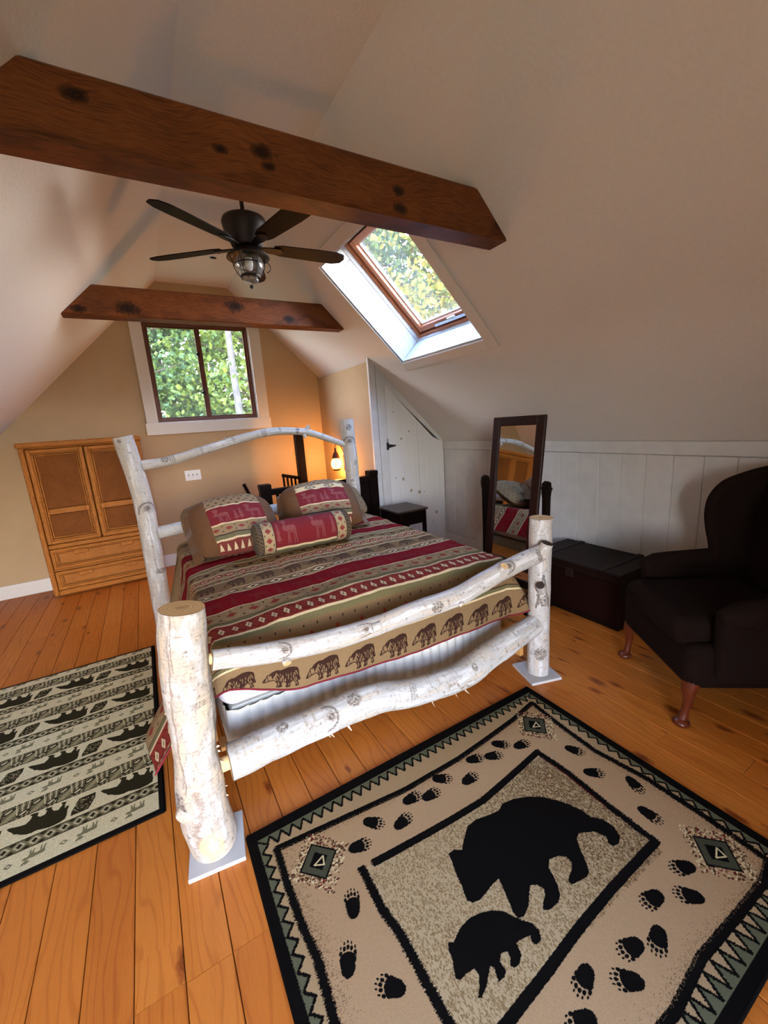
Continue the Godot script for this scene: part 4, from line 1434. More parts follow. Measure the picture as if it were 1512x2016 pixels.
func comforter_texture() -> Cv:
	var W := 1024
	var H := 1536
	var S := H / 2.4
	var c := Cv.new(W, H, KHAKI)
	var Y := func(w: float) -> float: return H - w * S
	var band := func(a: float, b: float, col: Color) -> void: c.rect(0, H - b * S, W, H - a * S, col)
	# one repeat is 1.0 m from hem upwards; drawn two and a half times
	var P := 1.0
	for rep in 3:
		var o := rep * P
		if o > 2.3:
			continue
		band.call(o, o + 0.17, OLIVE.lerp(KHAKI, 0.5))
		# bears walking along the hem
		for i in 6:
			if rep == 0:
				woven_bear(c, Vector2((i + 0.06) * W / 6.0, Y.call(o + 0.136)), Vector2(W / 6.0 * 0.86, 0.1 * S), UMBER, OLIVE.lerp(KHAKI, 0.5), 3)
			else:
				woven_bear(c, Vector2((i + 0.1) * W / 6.0, Y.call(o + 0.13)), Vector2(W / 6.0 * 0.8, 0.09 * S), UMBER.lerp(OLIVE, 0.35), KHAKI, 3)
		band.call(o + 0.17, o + 0.182, CREAM)
		band.call(o + 0.182, o + 0.20, SAGE)
		band.call(o + 0.20, o + 0.205, UMBER)
		band.call(o + 0.205, o + 0.29, OLIVE)
		for i in 18:
			c.oval((i + 0.5) * W / 18.0, Y.call(o + 0.272), 3.5, 3.0, UMBER, 0, 0, true)
			c.oval((i + 0.5) * W / 18.0, Y.call(o + 0.222), 3.5, 2.5, UMBER, 0, 0, true)
			if i % 2 == 0:
				c.diamond((i + 1.0) * W / 18.0, Y.call(o + 0.247), 11, 6, BRICK, true)
		band.call(o + 0.29, o + 0.315, SAGE)
		band.call(o + 0.315, o + 0.332, CREAM)
		# row of pale diamonds on brick red
		band.call(o + 0.332, o + 0.45, BRICK)
		for i in 20:
			var x := (i + 0.5) * W / 20.0
			var y: float = Y.call(o + 0.391)
			c.line(Vector2(x - W / 40.0, y - 0.052 * S), Vector2(x, y), 3, CRIMSON.lerp(UMBER, 0.3), 0, true)
			c.line(Vector2(x - W / 40.0, y + 0.052 * S), Vector2(x, y), 3, CRIMSON.lerp(UMBER, 0.3), 0, true)
			c.line(Vector2(x + W / 40.0, y - 0.052 * S), Vector2(x, y), 3, CRIMSON.lerp(UMBER, 0.3), 0, true)
			c.line(Vector2(x + W / 40.0, y + 0.052 * S), Vector2(x, y), 3, CRIMSON.lerp(UMBER, 0.3), 0, true)
			c.diamond(x, y, W / 20.0 * 0.36, 0.047 * S, BRICK.lerp(UMBER, 0.25), true)
			c.diamond(x, y, W / 20.0 * 0.27, 0.037 * S, CREAM, true)
			c.line(Vector2(x - 2.5, y + 6), Vector2(x + 2.5, y - 6), 4, SAGE.lerp(UMBER, 0.4), 0, true)
		band.call(o + 0.45, o + 0.464, CREAM)
		band.call(o + 0.464, o + 0.49, SAGE)
		band.call(o + 0.49, o + 0.494, UMBER)
		band.call(o + 0.494, o + 0.60, KHAKI)
		motif(c, Y.call(o + 0.547), 0.1 * S, 11, BRICK, UMBER)
		band.call(o + 0.60, o + 0.606, CREAM)
		# crimson band with a dim moose weave
		band.call(o + 0.606, o + 0.765, CRIMSON)
		for i in 5:
			c.shape(MOOSE, Vector2((i + 0.15) * W / 5.0, Y.call(o + 0.75)), Vector2(W / 5.0 * 0.5, 0.13 * S), CRIMSON.lerp(SAGE, 0.22), 2.0, true)
			c.shape(FIR, Vector2((i + 0.75) * W / 5.0, Y.call(o + 0.74)), Vector2(W / 5.0 * 0.16, 0.12 * S), CRIMSON.lerp(SAGE, 0.2), 2.0, true)
		band.call(o + 0.765, o + 0.845, KHAKI)
		band.call(o + 0.768, o + 0.776, CREAM)
		for i in 9:
			var x := (i + 0.5) * W / 9.0
			var y: float = Y.call(o + 0.808)
			c.diamond(x, y, W / 9.0 * 0.45, 0.034 * S, UMBER, true)
			c.diamond(x, y, W / 9.0 * 0.33, 0.025 * S, CREAM, true)
			c.diamond(x, y, W / 9.0 * 0.14, 0.012 * S, UMBER, true)
		band.call(o + 0.845, o + 0.853, CREAM)
		band.call(o + 0.853, o + 0.858, BRICK)
		if rep == 0:
			band.call(o + 0.858, o + 0.99, OLIVE)
			for i in 7:
				woven_bear(c, Vector2((i + 0.1) * W / 7.0, Y.call(o + 0.975)), Vector2(W / 7.0 * 0.74, 0.1 * S), UMBER.lerp(OLIVE, 0.25), OLIVE, 4)
			band.call(o + 0.99, o + 1.0, CREAM)
		else:
			band.call(o + 0.858, o + 1.0, KHAKI)
	# second half above the first repeat is shifted: chain, motif, crimson again
	band.call(1.0, 1.05, OLIVE)
	motif(c, Y.call(1.025), 0.05 * S, 16, BRICK, UMBER)
	band.call(1.05, 1.058, CREAM)
	band.call(1.058, 1.14, KHAKI)
	for i in 16:
		var x := (i + 0.5) * W / 16.0
		c.diamond(x, Y.call(1.1), W / 16.0 * 0.5, 0.036 * S, BRICK, true)
		c.diamond(x, Y.call(1.1), W / 16.0 * 0.3, 0.02 * S, CREAM, true)
		c.diamond(x, Y.call(1.1), W / 16.0 * 0.16, 0.012 * S, BRICK, true)
	band.call(1.14, 1.15, CREAM)
	band.call(1.15, 1.25, OLIVE)
	motif(c, Y.call(1.2), 0.09 * S, 13, UMBER, UMBER)
	band.call(1.25, 1.258, CREAM)
	band.call(1.258, 1.31, SAGE.lerp(KHAKI, 0.5))
	band.call(1.31, 1.318, CREAM)
	band.call(1.318, 1.47, CRIMSON)
	for i in 5:
		c.shape(MOOSE, Vector2((i + 0.3) * W / 5.0, Y.call(1.46)), Vector2(W / 5.0 * 0.5, 0.12 * S), CRIMSON.lerp(SAGE, 0.22), 2.0, true)
	band.call(1.47, 1.476, CREAM)
	band.call(1.476, 1.58, KHAKI)
	motif(c, Y.call(1.53), 0.09 * S, 11, BRICK, UMBER)
	c.grain(0.22, 0.9, 0.9, 61)
	return c

func build_bedding() -> void:
	# box spring with channel-quilted sides
	var mb := MB.new()
	var x0 := 0.125
	var x1 := 1.69
	var z0 := -3.6
	var z1 := -1.635
	var y0 := 0.121
	var y1 := 0.383
	var loop := []
	var rr := 0.05
	var corner := [[x1 - rr, z1 - rr, 0.0], [x0 + rr, z1 - rr, HALF_PI], [x0 + rr, z0 + rr, PI], [x1 - rr, z0 + rr, 3 * HALF_PI]]
	for k in 4:
		for i in 6:
			var a: float = corner[k][2] + HALF_PI * i / 5.0
			loop.append(Vector2(corner[k][0] + rr * cos(a), corner[k][1] + rr * sin(a)))
	loop.append(loop[0])
	# even steps round the loop with a shallow scallop
	var dense := []
	for i in loop.size() - 1:
		var L: float = (loop[i + 1] - loop[i]).length()
		var m := maxi(1, int(L / 0.008))
		for j in m:
			dense.append(loop[i].lerp(loop[i + 1], float(j) / m))
	dense.append(dense[0])
	var P := []
	var T := []
	var mid := Vector2((x0 + x1) / 2, (z0 + z1) / 2)
	for r in 7:
		var f := r / 6.0
		var y := lerpf(y0, y1, f)
		var row := []
		var tr := []
		var acc := 0.0
		for i in dense.size():
			if i > 0:
				acc += (dense[i] - dense[i - 1]).length()
			var p: Vector2 = dense[i]
			var out := (p - mid).normalized()
			var sc := 0.018 * pow(absf(sin(acc * PI / 0.056)), 0.45)
			var inn := 0.012 if r == 0 else (0.004 if r == 6 else 0.0)
			var q := p + out * (sc - inn)
			row.append(V(q.x, y, q.y))
			tr.append(Vector2(acc, y))
		P.append(row)
		T.append(tr)
	mb.grid(P, T, true, false)
	if mb.n[mb.n.size() / 2].dot(V(mb.v[mb.n.size() / 2].x - mid.x, 0, mb.v[mb.n.size() / 2].z - mid.y)) < 0:
		mb = MB.new().grid(P, T, true, true)
	var bs := thing("box_spring", "off-white box spring with upright quilted channels below the mattress", "box spring", V(0.9, 0.121, -2.6))
	var shift := func(m: MB, d: Vector3) -> MB:
		for i in m.v.size():
			m.v[i] = m.v[i] - d
		return m
	part("quilted_side", shift.call(mb, bs.position), M.ticking, bs)
	mb = MB.new()
	bar(mb, x0 + 0.012, x1 - 0.012, y0, y1, z0 + 0.012, z1 - 0.012, 0.01)
	part("core", shift.call(mb, bs.position), M.ticking, bs)
	# mattress in a white sheet
	mb = MB.new()
	mb.rbox(V(0.9, 0.525, -2.62), V(1.6, 0.28, 2.0), 0.07)
	var mt := part("mattress", mb, M.sheet, self)
	tag(mt, "white sheeted mattress showing under the hem of the patterned comforter", "mattress")
	# comforter
	var tc := comforter_texture()
	var ct := tmat(tc.tex(), 0.9)
	ct.metallic_specular = 0.2
	var cr := thing("comforter", "striped lodge comforter in khaki and crimson with bears and diamonds", "comforter", V(0.9, 0.68, -2.5))
	P = []
	T = []
	var hem := []
	var X0 := 0.14
	var Wd := 1.53
	var ZF := -1.64
	var ZH := -3.5
	var Lt := ZF - ZH
	var r0 := 0.04
	var top := 0.705
	var nz := FastNoiseLite.new()
	nz.seed = 77
	nz.frequency = 1.0
	nz.fractal_octaves = 3
	var NS := 130
	var NT := 130
	var sl := 0.57
	var sr := 0.3
	for i in NT + 1:
		var row := []
		var tr := []
		for j in NS + 1:
			var s := lerpf(-sl, Wd + sr, float(j) / NS)
			var os := 0.0
			var sg := 0.0
			if s < 0.0:
				os = -s
				sg = -1.0
			elif s > Wd:
				os = s - Wd
				sg = 1.0
			# how far the cloth hangs at the foot varies along the hem
			var drop := lerpf(0.215, 0.335, smoothstep(-0.05, 0.32, s)) + 0.045 * smoothstep(0.2, 1.1, s)
			if sg > 0:
				drop -= 0.12 * os / sr
			if sg < 0:
				drop *= 1.0 - 0.85 * pow(os / sl, 2.0)
			var t := float(i) / NT * (Lt + drop)
			var ot := maxf(0.0, t - Lt)
			var d := sqrt(os * os + ot * ot)
			var px := X0 + clampf(s, 0.0, Wd)
			var pz := ZH + minf(t, Lt)
			var p := V(px, top, pz)
			# soft hills where the cloth lies flat
			var flat := 1.0 - smoothstep(0.0, 0.1, d)
			p.y += flat * (0.012 * nz.get_noise_2d(s * 2.2, t * 2.0) + 0.006 * nz.get_noise_2d(s * 7.0 + 30.0, t * 6.0))
			p.y += flat * 0.02 * sin(PI * clampf(s / Wd, 0, 1))
			if d > 1e-5:
				var dir := Vector2(sg * os, ot * (0.45 if sg < 0.0 else 1.0)).normalized()
				var arc := r0 * HALF_PI
				var ho := 0.0
				var ve := 0.0
				if d < arc:
					ho = r0 * sin(d / r0) - 0.0
					ve = r0 * (1.0 - cos(d / r0))
				else:
					var e := d - arc
					var flare := 0.06
					if sg < 0.0:
						flare = lerpf(0.06, lerpf(0.28, 0.55, smoothstep(0.8, 1.7, t)), smoothstep(0.0, 0.2, os))
					elif sg > 0.0:
						flare = lerpf(0.06, 0.5, smoothstep(0.0, 0.15, os))
					ho = r0 + e * flare
					ve = r0 + e * sqrt(1.0 - flare * flare)
					# folds of the hanging cloth
					var along := pz if absf(dir.x) > absf(dir.y) else px
					var k := smoothstep(0.0, 0.25, e)
					ho += k * ((0.018 if sg < 0 else 0.004) * sin(along * (13.0 if sg < 0 else 8.0) + 0.7) + 0.012 * nz.get_noise_2d(along * 3.0, 5.0))
				p.x += dir.x * ho
				p.z += dir.y * ho
				p.y -= ve
				p.y -= 0.0
			# pulled a little crooked beside the left head post
			var pull := smoothstep(0.5, 0.0, s) * smoothstep(1.5, 0.4, t)
			p.z += pull * 0.16 * smoothstep(0.4, -0.5, s)
			p.y = maxf(p.y, 0.03)
			row.append(p - cr.position)
			var w := 0.375 + Lt - t
			if ot > 0.0:
				w = lerpf(0.375, 0.022 + 0.06 * (1.0 - smoothstep(-0.05, 0.12, s)), ot / drop)
			# the band behind the rail is a little wider than the others
			w = w - 0.04 if w > 0.31 else (0.205 + (w - 0.205) * 0.62 if w > 0.205 else w)
			tr.append(Vector2(s / 1.11 + 0.06, 1.0 - w / 2.4))
			if i == NT:
				hem.append(p - cr.position)
		P.append(row)
		T.append(tr)
	part("quilt_cover", MB.new().grid(P, T, false, true), ct, cr)
	var hr := []
	hr.resize(hem.size())
	hr.fill(0.0045)
	part("hem_piping", MB.new().tube(hem, hr, 6, 1.0), M.red_piping, cr, "dark red piping")
	# shams
	sham(V(0.47, 0.895, -2.90), 0.56, 0.47, deg_to_rad(4.0), deg_to_rad(-50.0), "moose sham pillow with brown suede ends on the left side", 0)
	sham(V(1.14, 0.905, -2.99), 0.60, 0.47, deg_to_rad(-6.0), deg_to_rad(-50.0), "moose sham pillow with brown suede ends behind the bolster", 1)
	# sleeping pillows behind the shams
	for q in [[V(0.5, 0.865, -3.32), 0.0, "small-print pillow propping up the left moose sham from behind"], [V(1.3, 0.86, -3.3), -0.12, "patterned pillow showing at the right behind the shams"]]:
		var pl := thing("bed_pillow", q[2], "pillow", q[0], q[1], "pillows behind the shams")
		part("cover", pillow_shape(0.68, 0.44, 0.2, Basis(Vector3.RIGHT, deg_to_rad(-62.0))), ct_small(), pl)
	bolster()

func ct_small() -> Material:
	if not M.has("ditsy"):
		var c := Cv.new(256, 256, OLIVE)
		for i in 6:
			for j in 6:
				c.diamond((i + 0.5 + 0.5 * (j % 2)) * 256 / 6.0, (j + 0.5) * 256 / 6.0, 12, 6, UMBER.lerp(BRICK, 0.3), true)
		M.ditsy = tmat(c.tex(), 0.92)
		M.ditsy.uv1_scale = V(2, 2, 2)
	return M.ditsy

func pillow_shape(w: float, h: float, th: float, bs: Basis, n := 26) -> MB:
	var mb := MB.new()
	var wz := FastNoiseLite.new()
	wz.seed = int(w * 1000)
	wz.frequency = 1.0
	wz.fractal_octaves = 3
	for side in [1.0, -1.0]:
		var P := []
		var T := []
		for i in n + 1:
			var t := -1.0 + 2.0 * i / n
			var row := []
			var tr := []
			for j in n + 1:
				var s := -1.0 + 2.0 * j / n
				var k := pow(maxf(0.0, (1.0 - pow(absf(s), 2.6)) * (1.0 - pow(absf(t), 2.6))), 0.55)
				var x := s * w * 0.5 * (1.0 - 0.1 * t * t * t * t)
				var y := t * h * 0.5 * (1.0 - 0.2 * pow(absf(s), 3.0) * (1.0 if t > 0.0 else 0.3) + 0.03 * (1.0 - s * s))
				row.append(bs * V(x, y, side * th * 0.5 * k + 0.013 * wz.get_noise_2d(s * 2.6 + 7.0 * side, t * 2.0) * minf(1.0, 3.0 * k)))
				tr.append(Vector2(0.5 + 0.5 * s, 0.5 - 0.5 * t))
			P.append(row)
			T.append(tr)
		mb.grid(P, T, false, side < 0)
	return mb

func sham_texture(sd: int) -> ImageTexture:
	var W := 512
	var H := 400
	var c := Cv.new(W, H, KHAKI)
	# small lozenges at the top
	for i in 11:
		for j in 5:
			c.diamond((i + 0.5 * (j % 2)) * W / 11.0, 16 + j * 26, 12, 6, UMBER.lerp(BRICK, 0.25))
	c.rect(0, 128, W, 138, CREAM)
	if sd == 1:
		c.rect(0, 100, W, 136, CREAM)
		for i in 4:
			c.diamond((i + 0.5) * W / 4.0, 118, 40, 18, UMBER)
			c.diamond((i + 0.5) * W / 4.0, 118, 28, 12, CREAM)
			c.diamond((i + 0.5) * W / 4.0, 118, 9, 5, UMBER)
	c.rect(0, 138, W, 256, CRIMSON)
	var pale := CRIMSON.lerp(Color(0.58, 0.5, 0.43), 0.42)
	for q in [[120.0, false], [310.0, true]]:
		var at := Vector2(q[0], 146)
		c.shape(MOOSE, at, Vector2(96, 102), pale, 0.0)
		c.shape(ANTLER, at, Vector2(90, 100), pale, 0.0)
		for i in 8:
			c.line(at + Vector2(22 + i * 8, 60), at + Vector2(18 + i * 8, 78), 3, CRIMSON)
	c.shape(FIR, Vector2(228, 176), Vector2(30, 72), pale, 0.0)
	c.shape(FIR, Vector2(258, 160), Vector2(34, 88), pale, 0.0)
	c.rect(0, 256, W, 264, CREAM)
	c.rect(0, 264, W, 316, KHAKI)
	for i in 7:
		var x := (i + 0.5) * W / 7.0
		c.diamond(x, 290, 22, 10, BRICK)
		c.oval(x + W / 14.0, 276, 4, 3, UMBER)
		c.oval(x + W / 14.0, 304, 4, 3, UMBER)
	c.rect(0, 316, W, 322, UMBER)
	c.rect(0, 322, W, 344, SAGE)
	c.rect(0, 344, W, 354, CREAM)
	c.rect(0, 354, W, 400, BRICK.lerp(UMBER, 0.2))
	for i in 12:
		c.poly([Vector2((i + 0.2) * W / 12.0, 392), Vector2((i + 0.5) * W / 12.0, 364), Vector2((i + 0.8) * W / 12.0, 392)], CREAM)
	# suede ends
	var sued := Color(0.38, 0.245, 0.125)
	c.rect(0, 0, 92, H, sued)
	c.rect(W - 92, 0, W, H, sued)
	c.grain(0.2, 0.9, 0.9, 66 + sd)
	return c.tex()

func sham(at: Vector3, w: float, h: float, turn: float, lean: float, label: String, sd: int) -> void:
	var t := thing("sham_pillow", label, "pillow", at, turn, "shams on the bed")
	var bs := Basis(Vector3.RIGHT, lean)
	var pm := tmat(sham_texture(sd), 0.92)
	part("cover", pillow_shape(w, h, 0.25, bs, 36), pm, t)
	# ruffled suede flanges at both ends
	for s in [-1.0, 1.0]:
		var P := []
		var T := []
		for i in 31:
			var f := i / 30.0
			var y := lerpf(-0.5, 0.40, f) * h
			var row := []
			var tr := []
			for j in 6:
				var k := j / 5.0
				var x: float = s * (w * 0.5 * (0.93 - 0.1 * f * f) + 0.06 * k)
				var z := 0.02 * k * sin(f * 17.0 + s) + 0.028 * k * k * sin(f * 7.0) - 0.07 * k
				row.append(bs * V(x, y * (1.0 + 0.04 * k), z))
				tr.append(Vector2(k, f))
			P.append(row)
			T.append(tr)
		part("flange", MB.new().grid(P, T), M.suede, t, "brown suede flange")

func bolster() -> void:
	var W := 512
	var H := 256
	var c := Cv.new(W, H, KHAKI)
	c.rect(0, 0, W, 256, KHAKI)
	for i in 22:
		for j in 4:
			c.diamond((i + 0.5 * (j % 2)) * W / 22.0, 150 + j * 26, 8, 5, UMBER.lerp(BRICK, 0.3))
	# crimson panel facing up and forward, with moose and a fir
	c.rect(96, 16, 416, 112, CRIMSON)
	var pale := CRIMSON.lerp(Color(0.58, 0.5, 0.43), 0.42)
	for x in [140.0, 286.0]:
		c.shape(MOOSE, Vector2(x, 26), Vector2(70, 80), pale, 0.0)
		c.shape(ANTLER, Vector2(x, 26), Vector2(66, 78), pale, 0.0)
		for i in 6:
			c.line(Vector2(x + 20 + i * 7, 72), Vector2(x + 17 + i * 7, 86), 2.5, CRIMSON)
	c.shape(FIR, Vector2(384, 40), Vector2(26, 62), pale, 0.0)
	c.shape(FIR, Vector2(102, 40), Vector2(24, 60), pale, 0.0)
	c.rect(96, 112, 416, 120, CREAM)
	c.rect(96, 120, 416, 150, SAGE)
	c.rect(96, 150, 416, 158, CREAM)
	for i in 18:
		c.oval(100 + i * 18, 138, 3, 2.5, UMBER)
	for x in [[40.0, 96.0], [416.0, 472.0]]:
		c.rect(x[0], 0, x[1], 256, KHAKI.lerp(CREAM, 0.35))
		for i in 10:
			var y := (i + 0.5) * 25.6
			c.diamond((x[0] + x[1]) / 2, y, 15, 8, BRICK)
			c.oval(x[0] + 9, y + 12, 2.5, 3, UMBER)
			c.oval(x[1] - 9, y + 12, 2.5, 3, UMBER)
		c.rect(x[0] - 2, 0, x[0] + 2, 256, UMBER)
		c.rect(x[1] - 2, 0, x[1] + 2, 256, UMBER)
	for x in [[0.0, 38.0], [474.0, 512.0]]:
		c.rect(x[0], 0, x[1], 256, SAGE.lerp(UMBER, 0.3))
		for i in 26:
			c.line(Vector2(x[0], i * 10), Vector2(x[1], i * 10 + 14), 3, UMBER)
	c.grain(0.2, 0.9, 0.9, 69)
	var bm := tmat(c.tex(), 0.92)
	var t := thing("bolster_pillow", "round bolster pillow with crimson moose panel in front of the shams", "pillow", V(0.83, 0.832, -2.57), deg_to_rad(-2.0))
	var P := []
	var T := []
	var n := 40
	var hw := 0.33
	for i in n + 1:
		var f := float(i) / n
		var x := lerpf(-hw, hw, f)
		var e := absf(x) / hw
		var r := 0.108 * (1.0 - 0.05 * e * e)
		if e > 0.93:
			r *= sqrt(maxf(0.0, 1.0 - pow((e - 0.93) / 0.072, 2.0) * 0.9))
		r += 0.002 * sin(x * 60.0)
		var row := []
		var tr := []
		for j in 29:
			var a := TAU * j / 28.0
			# v 0 at the top back, running forward and down
			var ang := PI * 0.72 - a
			row.append(V(x, sin(ang) * r * 0.97, cos(ang) * r))
			tr.append(Vector2(f, j / 28.0))
		P.append(row)
		T.append(tr)
	var mb := MB.new().grid(P, T, true)
	if mb.n[20 * 29].dot(mb.v[20 * 29]) < 0:
		mb = MB.new().grid(P, T, true, true)
	for s in [0, n]:
		var ring := []
		for j in 29:
			ring.append(P[s][j])
		mb.disc(V(-hw if s == 0 else hw, 0, 0), V(-1 if s == 0 else 1, 0, 0), ring)
	part("cover", mb, bm, t)
	for s in [-1.0, 1.0]:
		var ring2 := []
		for j in 25:
			var a := TAU * j / 24.0
			ring2.append(V(s * hw * 0.92, sin(a) * 0.104, cos(a) * 0.106))
		var rr := []
		rr.resize(25)
		rr.fill(0.004)
		part("cord_trim", MB.new().tube(ring2, rr, 6), M.suede, t)

const RUG_BEAR := [[0.590, 0.466], [0.615, 0.464], [0.640, 0.481], [0.661, 0.461], [0.713, 0.426], [0.759, 0.424], [0.808, 0.437], [0.854, 0.445], [0.887, 0.432], [0.935, 0.441], [0.994, 0.467], [1.038, 0.498], [1.070, 0.537], [1.097, 0.579], [1.113, 0.619], [1.116, 0.652], [1.144, 0.682], [1.150, 0.718], [1.133, 0.753], [1.105, 0.764], [1.081, 0.759], [1.078, 0.743], [1.093, 0.727], [1.076, 0.692], [1.025, 0.666], [1.003, 0.674], [0.976, 0.707], [0.959, 0.737], [0.939, 0.763], [0.920, 0.769], [0.885, 0.763], [0.858, 0.757], [0.856, 0.746], [0.877, 0.735], [0.897, 0.729], [0.916, 0.715], [0.919, 0.694], [0.897, 0.676], [0.864, 0.667], [0.839, 0.684], [0.832, 0.705], [0.820, 0.734], [0.801, 0.757], [0.778, 0.766], [0.739, 0.764], [0.725, 0.753], [0.740, 0.741], [0.761, 0.732], [0.775, 0.717], [0.766, 0.697], [0.746, 0.686], [0.720, 0.705], [0.696, 0.723], [0.663, 0.734], [0.644, 0.727], [0.645, 0.706], [0.657, 0.675], [0.669, 0.641], [0.678, 0.617], [0.644, 0.619], [0.608, 0.626], [0.583, 0.629], [0.559, 0.623], [0.549, 0.610], [0.553, 0.590], [0.563, 0.566], [0.568, 0.538], [0.576, 0.511], [0.585, 0.490]]
const RUG_CUB := [[0.431, 0.660], [0.444, 0.668], [0.461, 0.660], [0.486, 0.651], [0.522, 0.648], [0.558, 0.655], [0.594, 0.670], [0.623, 0.692], [0.636, 0.715], [0.650, 0.736], [0.670, 0.758], [0.672, 0.781], [0.661, 0.799], [0.640, 0.801], [0.632, 0.790], [0.641, 0.776], [0.613, 0.768], [0.595, 0.766], [0.585, 0.793], [0.567, 0.803], [0.547, 0.802], [0.542, 0.792], [0.554, 0.781], [0.559, 0.766], [0.540, 0.759], [0.524, 0.771], [0.524, 0.793], [0.509, 0.801], [0.490, 0.800], [0.492, 0.790], [0.500, 0.774], [0.496, 0.762], [0.476, 0.775], [0.457, 0.788], [0.429, 0.798], [0.421, 0.794], [0.438, 0.780], [0.455, 0.762], [0.455, 0.744], [0.427, 0.740], [0.407, 0.741], [0.397, 0.732], [0.406, 0.713], [0.417, 0.693], [0.419, 0.676]]
const RUG_PAWS := [[[0.330, 0.264], [0.359, 0.271]], [[0.418, 0.209], [0.441, 0.231]], [[0.511, 0.278], [0.539, 0.273]], [[0.595, 0.213], [0.627, 0.215]], [[0.668, 0.243], [0.702, 0.245]], [[0.755, 0.202], [0.785, 0.223]], [[0.849, 0.275], [0.883, 0.273]], [[0.937, 0.205], [0.975, 0.218]], [[1.018, 0.238], [1.047, 0.251]], [[1.095, 0.205], [1.121, 0.229]], [[1.169, 0.267], [1.203, 0.273]], [[1.340, 0.413], [1.360, 0.451]], [[1.296, 0.534], [1.337, 0.569]], [[1.388, 0.654], [1.375, 0.688]], [[1.300, 0.754], [1.304, 0.806]], [[1.211, 0.925], [1.184, 0.912]], [[1.135, 0.978], [1.107, 0.952]], [[1.037, 0.917], [1.001, 0.911]], [[0.945, 0.973], [0.912, 0.985]], [[0.864, 0.949], [0.834, 0.942]], [[0.787, 0.987], [0.757, 0.964]], [[0.694, 0.915], [0.661, 0.923]], [[0.617, 0.967], [0.588, 0.959]], [[0.235, 0.429], [0.248, 0.390]], [[0.161, 0.547], [0.176, 0.515]], [[0.248, 0.659], [0.211, 0.627]]]

